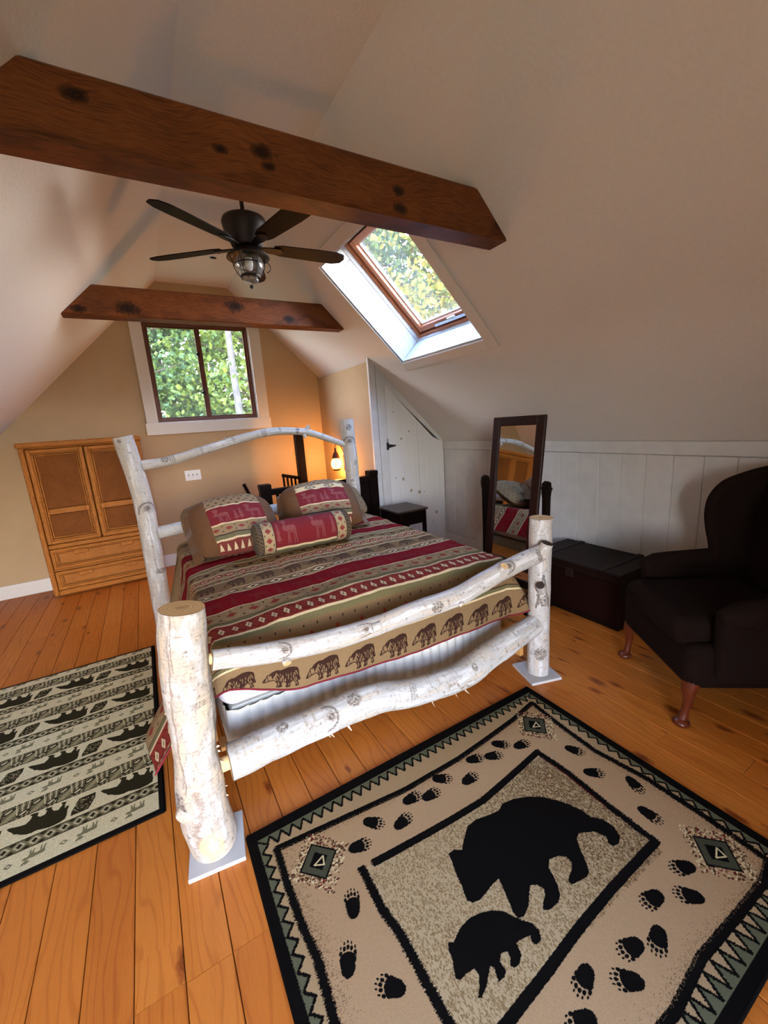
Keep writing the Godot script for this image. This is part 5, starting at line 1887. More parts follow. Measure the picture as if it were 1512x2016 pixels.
func build_rugs() -> void:
	# ---- bear rug, 1.53 x 1.165 m; the drawing is in metres from its far left corner
	var S := 660.0
	var RW := 1.53
	var RD := 1.165
	var black := rgb(14, 11, 9)
	var sand := rgb(170, 137, 99)
	var c := Cv.new(int(RW * S), int(RD * S), black)
	var px := func(a: Array) -> Array:
		var out := []
		for p in a:
			out.append(Vector2(p[0], p[1]) * S)
		return out
	c.rect(0.03 * S, 0.04 * S, (RW - 0.035) * S, (RD - 0.03) * S, rgb(162, 134, 96))
	# zigzag edge in grey-green
	var moss := rgb(92, 92, 68)
	var n := 34
	for i in n:
		var a := 0.03 + (RW - 0.06) * i / n
		var b := 0.03 + (RW - 0.06) * (i + 1) / n
		for e in [[0.04, 0.085], [RD - 0.03, RD - 0.09]]:
			c.poly(px.call([[a, e[0]], [b, e[0]], [(a + b) / 2, e[1]]]), moss, 1.5)
			c.path(px.call([[a, e[0] + 0.006 * signf(e[1] - e[0])], [(a + b) / 2, e[1]], [b, e[0] + 0.006 * signf(e[1] - e[0])]]), 5.0, black, 1.5)
	n = 22
	for i in n:
		var a := 0.05 + (RD - 0.1) * i / n
		var b := 0.05 + (RD - 0.1) * (i + 1) / n
		for e in [[0.028, 0.06], [RW - 0.035, RW - 0.066]]:
			c.poly(px.call([[e[0], a], [e[0], b], [e[1], (a + b) / 2]]), moss, 1.5)
			c.path(px.call([[e[0] + 0.006 * signf(e[1] - e[0]), a], [e[1], (a + b) / 2], [e[0] + 0.006 * signf(e[1] - e[0]), b]]), 5.0, black, 1.5)
	# sand field inside a wavering black line
	var outer := [[0.083, 0.108], [0.325, 0.135], [0.598, 0.165], [0.886, 0.168], [1.061, 0.155], [1.277, 0.135], [1.445, 0.106], [1.425, 0.273], [1.415, 0.477], [1.45, 0.673], [1.455, 0.877], [1.448, 1.06], [1.357, 1.075], [1.196, 1.07], [0.988, 1.06], [0.816, 1.075], [0.5, 1.06], [0.25, 1.07], [0.09, 1.06], [0.083, 0.628], [0.093, 0.484], [0.083, 0.389], [0.08, 0.262], [0.083, 0.108]]
	c.poly(px.call(outer), sand)
	c.path(px.call(outer), 17.0, black, 3.0)
	# darker fleck woven along the line
	var g := RandomNumberGenerator.new()
	g.seed = 9
	for i in 5200:
		var k := g.randi() % (outer.size() - 1)
		var q: Vector2 = Vector2(outer[k][0], outer[k][1]).lerp(Vector2(outer[k + 1][0], outer[k + 1][1]), g.randf())
		q = q.lerp(Vector2(0.76, 0.58), absf(g.randfn(0, 0.035)) + 0.012)
		c.rect(q.x * S, q.y * S, q.x * S + 2, q.y * S + 1, rgb(118, 92, 64))
	# centre panel
	var panel := [[0.33, 0.345], [0.6, 0.37], [0.836, 0.378], [1.012, 0.36], [1.2, 0.338], [1.215, 0.473], [1.21, 0.66], [1.208, 0.825], [0.951, 0.832], [0.764, 0.841], [0.625, 0.852], [0.452, 0.866], [0.325, 0.868], [0.325, 0.67], [0.324, 0.566], [0.313, 0.47]]
	c.poly(px.call(panel), rgb(174, 150, 112))
	for i in 30000:
		var q := Vector2(g.randf_range(0.33, 1.2), g.randf_range(0.36, 0.855))
		var dk := 0.25 + 0.75 * smoothstep(0.7, 1.2, q.x - 0.25 * (q.y - 0.6) + g.randf_range(-0.18, 0.18))
		if g.randf() > 0.25 + 0.75 * dk:
			continue
		var col := rgb(146, 120, 82).lerp(rgb(74, 52, 30), dk * g.randf())
		c.rect(q.x * S, q.y * S, q.x * S + g.randi_range(1, 3), q.y * S + g.randi_range(2, 5), col)
	c.path(px.call([[0.357, 0.346], [0.444, 0.354], [0.574, 0.365], [0.683, 0.373], [0.836, 0.38], [1.012, 0.361], [1.205, 0.338]]), 18.0, black, 3.0)
	c.path(px.call([[1.204, 0.336], [1.218, 0.473], [1.212, 0.66], [1.214, 0.825]]), 18.0, black, 3.0)
	c.path(px.call([[1.193, 0.36], [1.206, 0.473], [1.201, 0.66]]), 4.0, rgb(70, 18, 14), 2.0)
	c.path(px.call([[1.22, 0.828], [0.951, 0.832], [0.764, 0.841], [0.625, 0.854], [0.452, 0.866], [0.32, 0.87]]), 18.0, black, 3.0)
	c.path(px.call([[0.313, 0.338], [0.311, 0.484], [0.324, 0.566], [0.325, 0.67], [0.328, 0.875]]), 18.0, black, 3.0)
	# corner medallions
	for q in [[0.196, 0.233], [1.328, 0.219], [1.34, 0.958], [0.19, 0.97]]:
		for i in 1100:
			var a := g.randf() * TAU
			var rr := sqrt(g.randf()) * 0.12
			var p := Vector2(cos(a), sin(a)) * rr
			if absf(p.x) + absf(p.y) * 0.9 > 0.11:
				continue
			var col2: Color = [rgb(206, 186, 140), rgb(70, 46, 28), rgb(92, 20, 20), rgb(70, 46, 28)][g.randi() % 4 if p.x * p.y < 0 else (g.randi() % 2)]
			c.rect((q[0] + p.x) * S, (q[1] + p.y) * S, (q[0] + p.x) * S + g.randi_range(2, 6), (q[1] + p.y) * S + g.randi_range(2, 4), col2)
		c.diamond(q[0] * S, q[1] * S, 0.07 * S, 0.072 * S, black)
		c.diamond(q[0] * S, q[1] * S, 0.063 * S, 0.065 * S, moss.lerp(black, 0.3))
		c.diamond(q[0] * S, q[1] * S, 0.034 * S, 0.036 * S, black)
		c.path(px.call([[q[0] - 0.018, q[1] + 0.006], [q[0] + 0.02, q[1] - 0.008], [q[0] + 0.012, q[1] + 0.022], [q[0] - 0.018, q[1] + 0.006]]), 3.5, rgb(212, 190, 140))
	# paw prints: pad and five toes with claws
	for pw in RUG_PAWS:
		var a := Vector2(pw[0][0], pw[0][1])
		var d := (Vector2(pw[1][0], pw[1][1]) - a).normalized()
		var sd := Vector2(-d.y, d.x)
		c.oval(a.x * S, a.y * S, 0.03 * S, 0.021 * S, black, d.angle(), 1.5)
		c.oval((a.x + d.x * 0.012) * S, (a.y + d.y * 0.012) * S, 0.018 * S, 0.024 * S, black, d.angle(), 1.5)
		for k in 5:
			var f := k - 2.0
			var tp := a + d * (0.041 - 0.0035 * f * f) + sd * f * 0.0105
			c.oval(tp.x * S, tp.y * S, 0.0062 * S, 0.0045 * S, black, d.angle(), 0.5)
			tp += d * 0.013
			c.oval(tp.x * S, tp.y * S, 0.0042 * S, 0.0022 * S, black, d.angle(), 0.3)
	c.poly(px.call(RUG_BEAR), black, 1.2)
	c.poly(px.call(RUG_CUB), black, 1.2)
	c.grain(0.16, 0.8, 0.8, 44)
	var t := thing("bear_rug", "sand rug with a black bear, her cub and paw prints in the foreground", "rug", V(0.10, 0, -1.392))
	var mb := MB.new()
	rug_slab(mb, RW, RD, 0.012)
	var rm := tmat(c.tex(), 0.97, 0.05)
	rm.metallic_specular = 0.15
	part("pile", mb, rm, t)
	mb = MB.new()
	mb.tube([V(0, 0.006, 0), V(RW, 0.006, 0)], [0.0065, 0.0065], 8)
	mb.tube([V(0, 0.006, RD), V(RW, 0.006, RD)], [0.0065, 0.0065], 8)
	mb.tube([V(0, 0.006, 0), V(0, 0.006, RD)], [0.0065, 0.0065], 8)
	mb.tube([V(RW, 0.006, 0), V(RW, 0.006, RD)], [0.0065, 0.0065], 8)
	part("binding", mb, M.rug_edge, t, "black bound edge")
	# ---- runner with rows of bears beside the bed: 1.22 wide, 1.59 long; rows run across
	S = 640.0
	RW = 1.22
	RD = 1.585
	var ivory := rgb(214, 200, 156)
	var ink := rgb(48, 42, 26)
	c = Cv.new(int(RW * S), int(RD * S), ivory)
	# rows from the near edge (bottom of the picture) upwards
	var p := 0.372
	var H := RD * S
	for r in 5:
		var w := 0.02 + r * p
		# moose row
		for i in 8:
			var x := (RW - 0.095 - i * 0.165) * S
			var y := H - (w + 0.05) * S
			c.shape(MOOSE, Vector2(x - 0.045 * S, y + 0.028 * S), Vector2(0.075 * S, -0.062 * S), rgb(122, 114, 82))
			c.shape(ANTLER, Vector2(x - 0.045 * S, y + 0.028 * S), Vector2(0.07 * S, -0.055 * S), rgb(122, 114, 82))
			c.diamond(x - 0.085 * S, y, 0.014 * S, 0.011 * S, rgb(112, 104, 74))
			c.diamond(x - 0.085 * S, y, 0.007 * S, 0.005 * S, ivory)
		if r == 4:
			break
		# narrow dark band with diamonds
		var y0 := H - (w + 0.155) * S
		var y1 := H - (w + 0.1) * S
		c.rect(0, y0, RW * S, y1, rgb(120, 110, 78))
		c.rect(0, y0, RW * S, y0 + 3, ink)
		c.rect(0, y1 - 3, RW * S, y1, ink)
		for i in 26:
			var x := (i + 0.5) * RW * S / 26.0
			c.diamond(x, (y0 + y1) / 2, 0.02 * S, 0.02 * S, ivory.lerp(ink, 0.15))
			c.diamond(x, (y0 + y1) / 2, 0.011 * S, 0.012 * S, ink)
			c.diamond(x + RW * S / 52.0, y0 + 6, 0.012 * S, 0.009 * S, ink)
			c.diamond(x + RW * S / 52.0, y1 - 6, 0.012 * S, 0.009 * S, ink)
		# bears, feet to the far side, with patterned lozenges between
		for i in 5:
			var x := (RW - 0.035 - i * 0.315) * S
			c.shape(BEAR, Vector2(x - 0.205 * S, y0 - 0.006 * S), Vector2(0.205 * S, -0.118 * S), ink)
			var lx := x - 0.262 * S
			var ly := y0 - 0.06 * S
			c.poly([Vector2(lx - 0.04 * S, ly + 0.02 * S), Vector2(lx - 0.02 * S, ly - 0.04 * S), Vector2(lx + 0.04 * S, ly - 0.04 * S), Vector2(lx + 0.04 * S, ly - 0.01 * S), Vector2(lx + 0.02 * S, ly + 0.042 * S), Vector2(lx - 0.04 * S, ly + 0.042 * S)], ink)
			for k in 60:
				var qx := lx + g.randf_range(-0.034, 0.034) * S
				var qy := ly + g.randf_range(-0.034, 0.034) * S
				c.rect(qx, qy, qx + 3, qy + 2, rgb(176, 160, 116))
		# braided band
		y1 = H - (w + 0.285) * S
		y0 = H - (w + 0.372) * S
		c.rect(0, y0, RW * S, y1, rgb(148, 136, 98))
		c.rect(0, y0, RW * S, y0 + 3, ink)
		c.rect(0, y1 - 3, RW * S, y1, ink)
		for i in 14:
			var x := i * RW * S / 13.0
			for k in 6:
				c.line(Vector2(x + k * 7, y1), Vector2(x + 46 + k * 7, y0), 2.5, ink)
				c.line(Vector2(x + k * 7 + 10, y0), Vector2(x + 20 + k * 5, y1), 2.0, ivory if k % 2 == 0 else ink)
			c.oval(x + 30, y1 - 16, 15, 7, ink, -0.5)
			c.oval(x + 30, y1 - 16, 9, 3, ivory, -0.5)
			c.oval(x + 56, y0 + 16, 15, 7, ink, -0.5)
			c.oval(x + 56, y0 + 16, 9, 3, ivory, -0.5)
	c.rect(0, H - 0.018 * S, RW * S, H, rgb(24, 20, 16))
	c.rect(0, 0, RW * S, 0.012 * S, rgb(24, 20, 16))
	c.rect(RW * S - 0.02 * S, 0, RW * S, H, rgb(24, 20, 16))
	c.rect(0, 0, 0.02 * S, H, rgb(24, 20, 16))
	c.grain(0.22, 0.15, 0.9, 47)
	t = thing("bear_runner", "ivory rug with dark rows of bears and braids beside the bed", "rug", V(-0.165 - RW, 0, -1.705 - RD))
	mb = MB.new()
	rug_slab(mb, RW, RD, 0.011)
	rm = tmat(c.tex(), 0.95, 0.04)
	rm.metallic_specular = 0.15
	part("pile", mb, rm, t)
	mb = MB.new()
	mb.tube([V(0, 0.006, 0), V(RW, 0.006, 0)], [0.006, 0.006], 8)
	mb.tube([V(0, 0.006, RD), V(RW, 0.006, RD)], [0.006, 0.006], 8)
	mb.tube([V(0, 0.006, 0), V(0, 0.006, RD)], [0.006, 0.006], 8)
	mb.tube([V(RW, 0.006, 0), V(RW, 0.006, RD)], [0.006, 0.006], 8)
	part("binding", mb, M.rug_edge, t, "black bound edge")

func rug_slab(mb: MB, w: float, d: float, h: float) -> void:
	mb.face([V(0, h, 0), V(w, h, 0), V(w, h, d), V(0, h, d)], Vector3.UP, [Vector2(0, 0), Vector2(1, 0), Vector2(1, 1), Vector2(0, 1)])
	mb.face([V(0, 0.001, 0), V(w, 0.001, 0), V(w, 0.001, d), V(0, 0.001, d)], Vector3.DOWN, [Vector2(0, 0), Vector2(1, 0), Vector2(1, 1), Vector2(0, 1)])
	for e in [[V(0, 0, 0), V(w, 0, 0), Vector3.FORWARD, Vector2(0, 0), Vector2(1, 0)], [V(0, 0, d), V(w, 0, d), Vector3.BACK, Vector2(0, 1), Vector2(1, 1)], [V(0, 0, 0), V(0, 0, d), Vector3.LEFT, Vector2(0, 0), Vector2(0, 1)], [V(w, 0, 0), V(w, 0, d), Vector3.RIGHT, Vector2(1, 0), Vector2(1, 1)]]:
		mb.face([e[0] + V(0, 0.001, 0), e[1] + V(0, 0.001, 0), e[1] + V(0, h, 0), e[0] + V(0, h, 0)], e[2], [e[3], e[4], e[4], e[3]])

# ---------------------------------------------------------------- furniture
func build_armoire() -> void:
	var ox := -0.505
	var zf := 0.0
	var t := thing("oak_wardrobe", "oak wardrobe with two panelled doors above two drawers by the gable wall", "wardrobe", V(ox, 0, -5.05))
	# carcass: local x -0.495..0.495, front face at z 0, back at -0.325
	var mb := MB.new()
	bar(mb, -0.48, -0.455, 0.07, 1.52, -0.325, -0.012, 0.003, 1)
	bar(mb, 0.455, 0.48, 0.07, 1.52, -0.325, -0.012, 0.003, 1)
	bar(mb, -0.455, 0.455, 0.07, 1.5, -0.325, -0.31, 0.0, 1)
	bar(mb, -0.455, 0.455, 0.07, 0.09, -0.31, -0.02, 0.0, 0)
	bar(mb, -0.455, 0.455, 0.5, 0.52, -0.31, -0.02, 0.0, 0)
	part("body", mb, M.oak, t)
	# face frame with rounded stiles
	mb = MB.new()
	bar(mb, -0.495, -0.455, 0.02, 1.5, -0.05, 0.012, 0.016, 1)
	bar(mb, 0.455, 0.495, 0.02, 1.5, -0.05, 0.012, 0.016, 1, Transform3D(), Vector2(0.4, 0.3))
	bar(mb, -0.455, 0.455, 0.5, 0.545, -0.05, -0.002, 0.012, 0)
	bar(mb, -0.455, 0.455, 0.27, 0.288, -0.05, -0.012, 0.006, 0)
	bar(mb, -0.455, 0.455, 0.02, 0.07, -0.05, 0.012, 0.016, 0, Transform3D(), Vector2(0.3, 0.1))
	bar(mb, -0.455, 0.455, 1.488, 1.5, -0.05, -0.004, 0.003, 0)
	part("face_frame", mb, M.oak, t)
	mb = MB.new()
	bar(mb, -0.51, 0.51, 1.5, 1.55, -0.34, 0.026, 0.014, 0)
	part("top_moulding", mb, M.oak, t)
	part("plinth", bar(MB.new(), -0.42, 0.42, 0.0, 0.07, -0.31, -0.06, 0.003, 0), M.oak, t)
	for s in [-1.0, 1.0]:
		# doors: x from the centre gap outwards
		var a := 0.005
		var b := 0.449
		var xa: float = minf(s * a, s * b)
		var xb: float = maxf(s * a, s * b)
		var y0 := 0.551
		var y1 := 1.482
		mb = MB.new()
		bar(mb, xa, xa + 0.038, y0, y1, -0.045, 0.004, 0.014, 1)
		bar(mb, xb - 0.038, xb, y0, y1, -0.045, 0.004, 0.014, 1, Transform3D(), Vector2(0.2, 0.4))
		bar(mb, xa + 0.03, xb - 0.03, y0, y0 + 0.038, -0.045, 0.002, 0.014, 0)
		bar(mb, xa + 0.03, xb - 0.03, y1 - 0.038, y1, -0.045, 0.002, 0.014, 0)
		# two inner beads, each a step lower
		for k in 2:
			var e := 0.039 + 0.016 * k
			var zt := -0.010 - 0.009 * k
			bar(mb, xa + e, xa + e + 0.011, y0 + e, y1 - e, -0.045, zt, 0.004, 1)
			bar(mb, xb - e - 0.011, xb - e, y0 + e, y1 - e, -0.045, zt, 0.004, 1)
			bar(mb, xa + e, xb - e, y0 + e, y0 + e + 0.011, -0.045, zt, 0.004, 0)
			bar(mb, xa + e, xb - e, y1 - e - 0.011, y1 - e, -0.045, zt, 0.004, 0)
		var d := part("door", mb, M.oak, t)
		var pa := xa + 0.067
		var pb := xb - 0.067
		for q in [[0.905, y1 - 0.067, s * 0.75], [y0 + 0.067, 0.84, s * -0.75]]:
			# slanting veneer: the picture is turned on each panel
			var pm := MB.new()
			bar(pm, pa, pb, q[0], q[1], -0.045, -0.034, 0.0, 0)
			for k in pm.uv.size():
				pm.uv[k] = Vector2(pm.v[k].x, pm.v[k].y).rotated(q[2]) * 1.6
			part("panel", pm, M.oak_dark, d)
		var rl := part("rail", bar(MB.new(), pa, pb, 0.845, 0.9, -0.04, -0.014, 0.005, 0), M.oak, d)
		var hx := xb - 0.06 if s < 0 else xa + 0.06
		part("handle", bar(MB.new(), hx - 0.02, hx + 0.02, 0.847, 0.9, -0.016, 0.012, 0.006, 1), M.oak, rl)
	for y in [[0.292, 0.496], [0.076, 0.266]]:
		mb = MB.new()
		var e := 0.03
		bar(mb, -0.449, 0.449, y[1] - e, y[1], -0.045, 0.004, 0.011, 0)
		bar(mb, -0.449, 0.449, y[0], y[0] + e, -0.045, 0.004, 0.011, 0)
		bar(mb, -0.449, -0.449 + e, y[0] + 0.02, y[1] - 0.02, -0.045, 0.002, 0.011, 1)
		bar(mb, 0.449 - e, 0.449, y[0] + 0.02, y[1] - 0.02, -0.045, 0.002, 0.011, 1)
		for k in 2:
			var f := e + 0.001 + 0.013 * k
			var zt := -0.010 - 0.008 * k
			bar(mb, -0.449 + f, 0.449 - f, y[1] - f - 0.009, y[1] - f, -0.045, zt, 0.003, 0)
			bar(mb, -0.449 + f, 0.449 - f, y[0] + f, y[0] + f + 0.009, -0.045, zt, 0.003, 0)
			bar(mb, -0.449 + f, -0.449 + f + 0.012, y[0] + f, y[1] - f, -0.045, zt, 0.003, 1)
			bar(mb, 0.449 - f - 0.012, 0.449 - f, y[0] + f, y[1] - f, -0.045, zt, 0.003, 1)
		var dr := part("drawer", mb, M.oak, t)
		part("panel", bar(MB.new(), -0.39, 0.39, y[0] + 0.054, y[1] - 0.054, -0.04, -0.026, 0.0, 0), M.oak, dr)
		for x in [-0.2, 0.2]:
			part("handle", bar(MB.new(), x - 0.06, x + 0.06, y[1] - 0.075, y[1] - 0.034, -0.03, 0.012, 0.008, 0, Transform3D(), Vector2(x, 0.2)), M.oak, dr)

func build_chair() -> void:
	var t := thing("wing_armchair", "dark brown upholstered wing armchair on cabriole legs at right edge", "armchair", V(2.1825, 0, -1.022))
	t.basis = Basis(V(0.597, 0, -0.803), Vector3.UP, V(0.803, 0, 0.597))
	var m: Material = M.chair
	var mb := MB.new()
	mb.rbox(V(0, 0.31, 0.31), V(0.66, 0.22, 0.66), 0.05)
	part("seat_base", mb, m, t)
	mb = MB.new()
	mb.rbox(V(0, 0.455, 0.25), V(0.54, 0.15, 0.6), 0.06)
	part("seat_cushion", mb, m, t)
	# reclined back with an arched top
	var P := []
	var T := []
	for i in 25:
		var f := i / 24.0
		var row := []
		var tr := []
		for j in 29:
			var a := TAU * j / 28.0
			var cx := signf(cos(a)) * pow(absf(cos(a)), 0.35)
			var cz := signf(sin(a)) * pow(absf(sin(a)), 0.45)
			var y := 0.34 + 0.8 * f
			var taper := 1.0
			if f > 0.86:
				taper = sqrt(maxf(0.0, 1.0 - pow((f - 0.86) / 0.14, 2.0)))
			var xw := (0.29 + 0.02 * f) * (0.72 + 0.28 * taper)
			row.append(V(cx * xw, y + (0.03 * cos(cx * HALF_PI) if f > 0.8 else 0.0), 0.62 + 0.11 * f + cz * 0.075 * maxf(taper, 0.05)))
			tr.append(Vector2(j / 28.0, f))
		P.append(row)
		T.append(tr)
	mb = MB.new().grid(P, T, true)
	if mb.n[12 * 29].dot(mb.v[12 * 29] - V(0, mb.v[12 * 29].y, 0.66)) < 0:
		mb = MB.new().grid(P, T, true, true)
	var ring := []
	for j in 29:
		ring.append(P[24][j])
	mb.disc(V(0, P[24][0].y, 0.73), Vector3.UP, ring)
	part("backrest", mb, m, t)
	for s in [-1.0, 1.0]:
		# wing: a thick rounded board with a curved front edge
		var prof := [Vector2(0.70, 0.5), Vector2(0.44, 0.5), Vector2(0.43, 0.66), Vector2(0.40, 0.78), Vector2(0.385, 0.88), Vector2(0.40, 0.98), Vector2(0.46, 1.06), Vector2(0.55, 1.10), Vector2(0.66, 1.13), Vector2(0.76, 1.14), Vector2(0.80, 1.08)]
		mb = MB.new()
		soft_board(mb, prof, s * 0.315, 0.07)
		part("wing", mb, m, t)
		# arm: rolled top over an upright panel
		mb = MB.new()
		mb.rbox(V(s * 0.325, 0.43, 0.36), V(0.09, 0.34, 0.56), 0.04)
		part("arm_panel", mb, m, t)
		mb = MB.new()
		var ap := spline([V(s * 0.335, 0.57, 0.08), V(s * 0.34, 0.585, 0.2), V(s * 0.335, 0.60, 0.4), V(s * 0.32, 0.62, 0.62)], 14)
		var ar := []
		for i in 15:
			ar.append(0.062 * sqrt(minf(1.0, 0.25 + i * 0.4)))
		mb.tube(ap, ar, 18)
		var rg := []
		for j in 19:
			rg.append(mb.v[j])
		mb.disc(ap[0], V(0, 0, -1), rg)
		part("arm_roll", mb, m, t)
		# front cabriole leg
		mb = MB.new()
		var lp := spline([V(s * 0.285, 0.25, 0.03), V(s * 0.292, 0.19, 0.012), V(s * 0.29, 0.12, 0.012), V(s * 0.286, 0.06, 0.005), V(s * 0.289, 0.022, -0.004)], 14)
		mb.tube(lp, resample([0.042, 0.034, 0.022, 0.017, 0.02], 14), 14, 3.0)
		var lg := part("leg", mb, M.mahogany, t)
		mb = MB.new()
		mb.lathe([Vector2(0.0, 0.0), Vector2(0.03, 0.0), Vector2(0.038, 0.01), Vector2(0.034, 0.022), Vector2(0.02, 0.032), Vector2(0.0, 0.034)], V(s * 0.289, 0.0, -0.008), 16)
		part("pad_foot", mb, M.mahogany, lg)
		mb = MB.new()
		mb.tube([V(s * 0.27, 0.22, 0.58), V(s * 0.275, 0.1, 0.62), V(s * 0.28, 0.0, 0.68)], [0.024, 0.021, 0.018], 8, 3.0)
		part("leg", mb, M.mahogany, t)
	# skirt rail that dips at the front corners
	mb = MB.new()
	mb.rbox(V(0, 0.24, 0.06), V(0.6, 0.1, 0.08), 0.03)
	part("front_rail", mb, m, t)

func soft_board(mb: MB, prof: Array, x: float, th: float) -> void:
	# polygon in (z, y), rounded over its thickness in x
	var fine := []
	for i in prof.size():
		for k in 5:
			fine.append(prof[i].cubic_interpolate(prof[(i + 1) % prof.size()], prof[posmod(i - 1, prof.size())], prof[(i + 2) % prof.size()], k / 5.0))
	prof = fine
	var c := Vector2.ZERO
	for p in prof:
		c += p
	c /= prof.size()
	var P := []
	var T := []
	for k in 9:
		var a := PI * k / 8.0
		var inset := 0.03 * (1.0 - sin(a))
		var row := []
		var tr := []
		for i in prof.size() + 1:
			var p: Vector2 = prof[i % prof.size()]
			var q := p + (c - p).normalized() * inset
			row.append(V(x - cos(a) * th * 0.5, q.y, q.x))
			tr.append(Vector2(i * 0.1, k * 0.1))
		P.append(row)
		T.append(tr)
	var g := MB.new().grid(P, T, true)
	var mid := 4 * (prof.size() + 1) + 22
	if g.n[mid].dot(g.v[mid] - V(x, c.y, c.x)) < 0:
		g = MB.new().grid(P, T, true, true)
	for k in [0, 8]:
		var kk := g.vert(V(P[k][0].x, c.y, c.x), V(-1 if k == 0 else 1, 0, 0), Vector2.ZERO)
		for i in prof.size() + 1:
			g.vert(P[k][i], V(-1 if k == 0 else 1, 0, 0), Vector2.ZERO)
		for i in prof.size():
			g.tri(kk, kk + 1 + i, kk + 2 + i)
	var off := mb.v.size()
	mb.v.append_array(g.v)
	mb.n.append_array(g.n)
	mb.uv.append_array(g.uv)
	for i in g.ix:
		mb.ix.append(i + off)

func build_mirror() -> void:
	# cheval mirror, parallel to the right wall, leaning back 6.5 degrees
	var t := thing("cheval_mirror", "tall dark-framed standing mirror reflecting the bed, near right wall", "mirror", V(2.52, 0, -2.3))
	var tilt := Transform3D(Basis(Vector3.FORWARD, deg_to_rad(6.5)), V(0, 0.95, 0))
	var w := 0.52
	var hi := 0.537
	var lo := -0.68
	var e := 0.072
	var mb := MB.new()
	bar(mb, -0.012, 0.016, lo, hi, -w / 2, -w / 2 + e, 0.007, 1, tilt)
	bar(mb, -0.012, 0.016, lo, hi, w / 2 - e, w / 2, 0.007, 1, tilt, Vector2(0.3, 0.4))
	bar(mb, -0.012, 0.016, hi - e, hi, -w / 2 + e, w / 2 - e, 0.007, 2, tilt)
	bar(mb, -0.012, 0.016, lo, lo + e, -w / 2 + e, w / 2 - e, 0.007, 2, tilt)
	bar(mb, -0.006, 0.014, lo + e - 0.012, hi - e + 0.012, -w / 2 + e - 0.012, -w / 2 + e + 0.012, 0.004, 1, tilt)
	bar(mb, -0.006, 0.014, lo + e - 0.012, hi - e + 0.012, w / 2 - e - 0.012, w / 2 - e + 0.012, 0.004, 1, tilt)
	part("frame", mb, M.walnut, t)
	part("glass", bar(MB.new(), -0.002, 0.002, lo + e - 0.005, hi - e + 0.005, -w / 2 + e - 0.005, w / 2 - e + 0.005, 0.0, 0, tilt), M.mirror, t)
	part("back_board", bar(MB.new(), 0.004, 0.012, lo + 0.02, hi - 0.02, -w / 2 + 0.02, w / 2 - 0.02, 0.0, 1, tilt), M.black_wood, t)
	for s in [-1.0, 1.0]:
		mb = MB.new()
		var zc: float = s * 0.315
		mb.extrude([Vector2(-0.03, 0.04), Vector2(0.03, 0.04), Vector2(0.022, 0.5), Vector2(0.026, 0.88), Vector2(0.036, 0.93), Vector2(0.03, 0.99), Vector2(0.0, 1.005), Vector2(-0.03, 0.99), Vector2(-0.036, 0.93), Vector2(-0.026, 0.88), Vector2(-0.022, 0.5)], zc - 0.018, zc + 0.018, Transform3D(), 1.0, Vector2.ZERO, true)
		part("upright", mb, M.black_wood, t)
		mb = MB.new()
		mb.extrude([Vector2(-0.22, 0.0), Vector2(-0.17, 0.0), Vector2(-0.06, 0.045), Vector2(0.02, 0.03), Vector2(0.03, 0.0), Vector2(0.07, 0.0), Vector2(0.065, 0.04), Vector2(0.04, 0.1), Vector2(-0.04, 0.1), Vector2(-0.2, 0.035)], zc - 0.02, zc + 0.02)
		part("foot", mb, M.black_wood, t)
		mb = MB.new()
		mb.tube([V(0, 0.95, s * 0.25), V(0, 0.95, s * 0.352)], [0.007, 0.007], 10)
		mb.lathe([Vector2(0.0, -0.012), Vector2(0.012, -0.008), Vector2(0.014, 0.0), Vector2(0.012, 0.008), Vector2(0.0, 0.012)], Vector3.ZERO, 12, Transform3D(Basis(Vector3.RIGHT, HALF_PI), V(0, 0.95, s * 0.352)))
		part("pivot_knob", mb, M.black_wood, t)
	part("stretcher", bar(MB.new(), -0.016, 0.016, 0.1, 0.16, -0.3, 0.3, 0.004, 2), M.black_wood, t)

func build_trunk() -> void:
	var t := thing("storage_trunk", "low dark brown trunk with flat lid against the white wainscot", "trunk", V(2.845, 0, -1.835))
	# local x -0.245..0.275 to the wall, z -0.385..0.385
	part("body", bar(MB.new(), -0.24, 0.26, 0.012, 0.33, -0.38, 0.38, 0.006, 2), M.trunk_side, t)
	var lid := part("lid", bar(MB.new(), -0.245, 0.265, 0.334, 0.398, -0.387, 0.387, 0.008, 2), M.leather, t)
	var mb := MB.new()
	for z in [-0.24, 0.24]:
		mb = MB.new()
		bar(mb, -0.248, 0.268, 0.395, 0.403, z - 0.022, z + 0.022, 0.002, 0)
		bar(mb, -0.252, -0.243, 0.334, 0.403, z - 0.022, z + 0.022, 0.002, 1)
		part("strap", mb, M.trunk_side, lid)
	mb = MB.new()
	bar(mb, -0.25, 0.27, 0.0, 0.03, -0.39, 0.39, 0.004, 2)
	part("base", mb, M.black_wood, t)
	mb = MB.new()
	bar(mb, -0.25, -0.24, 0.29, 0.35, -0.03, 0.03, 0.003, 1)
	part("clasp", mb, M.bronze, t)

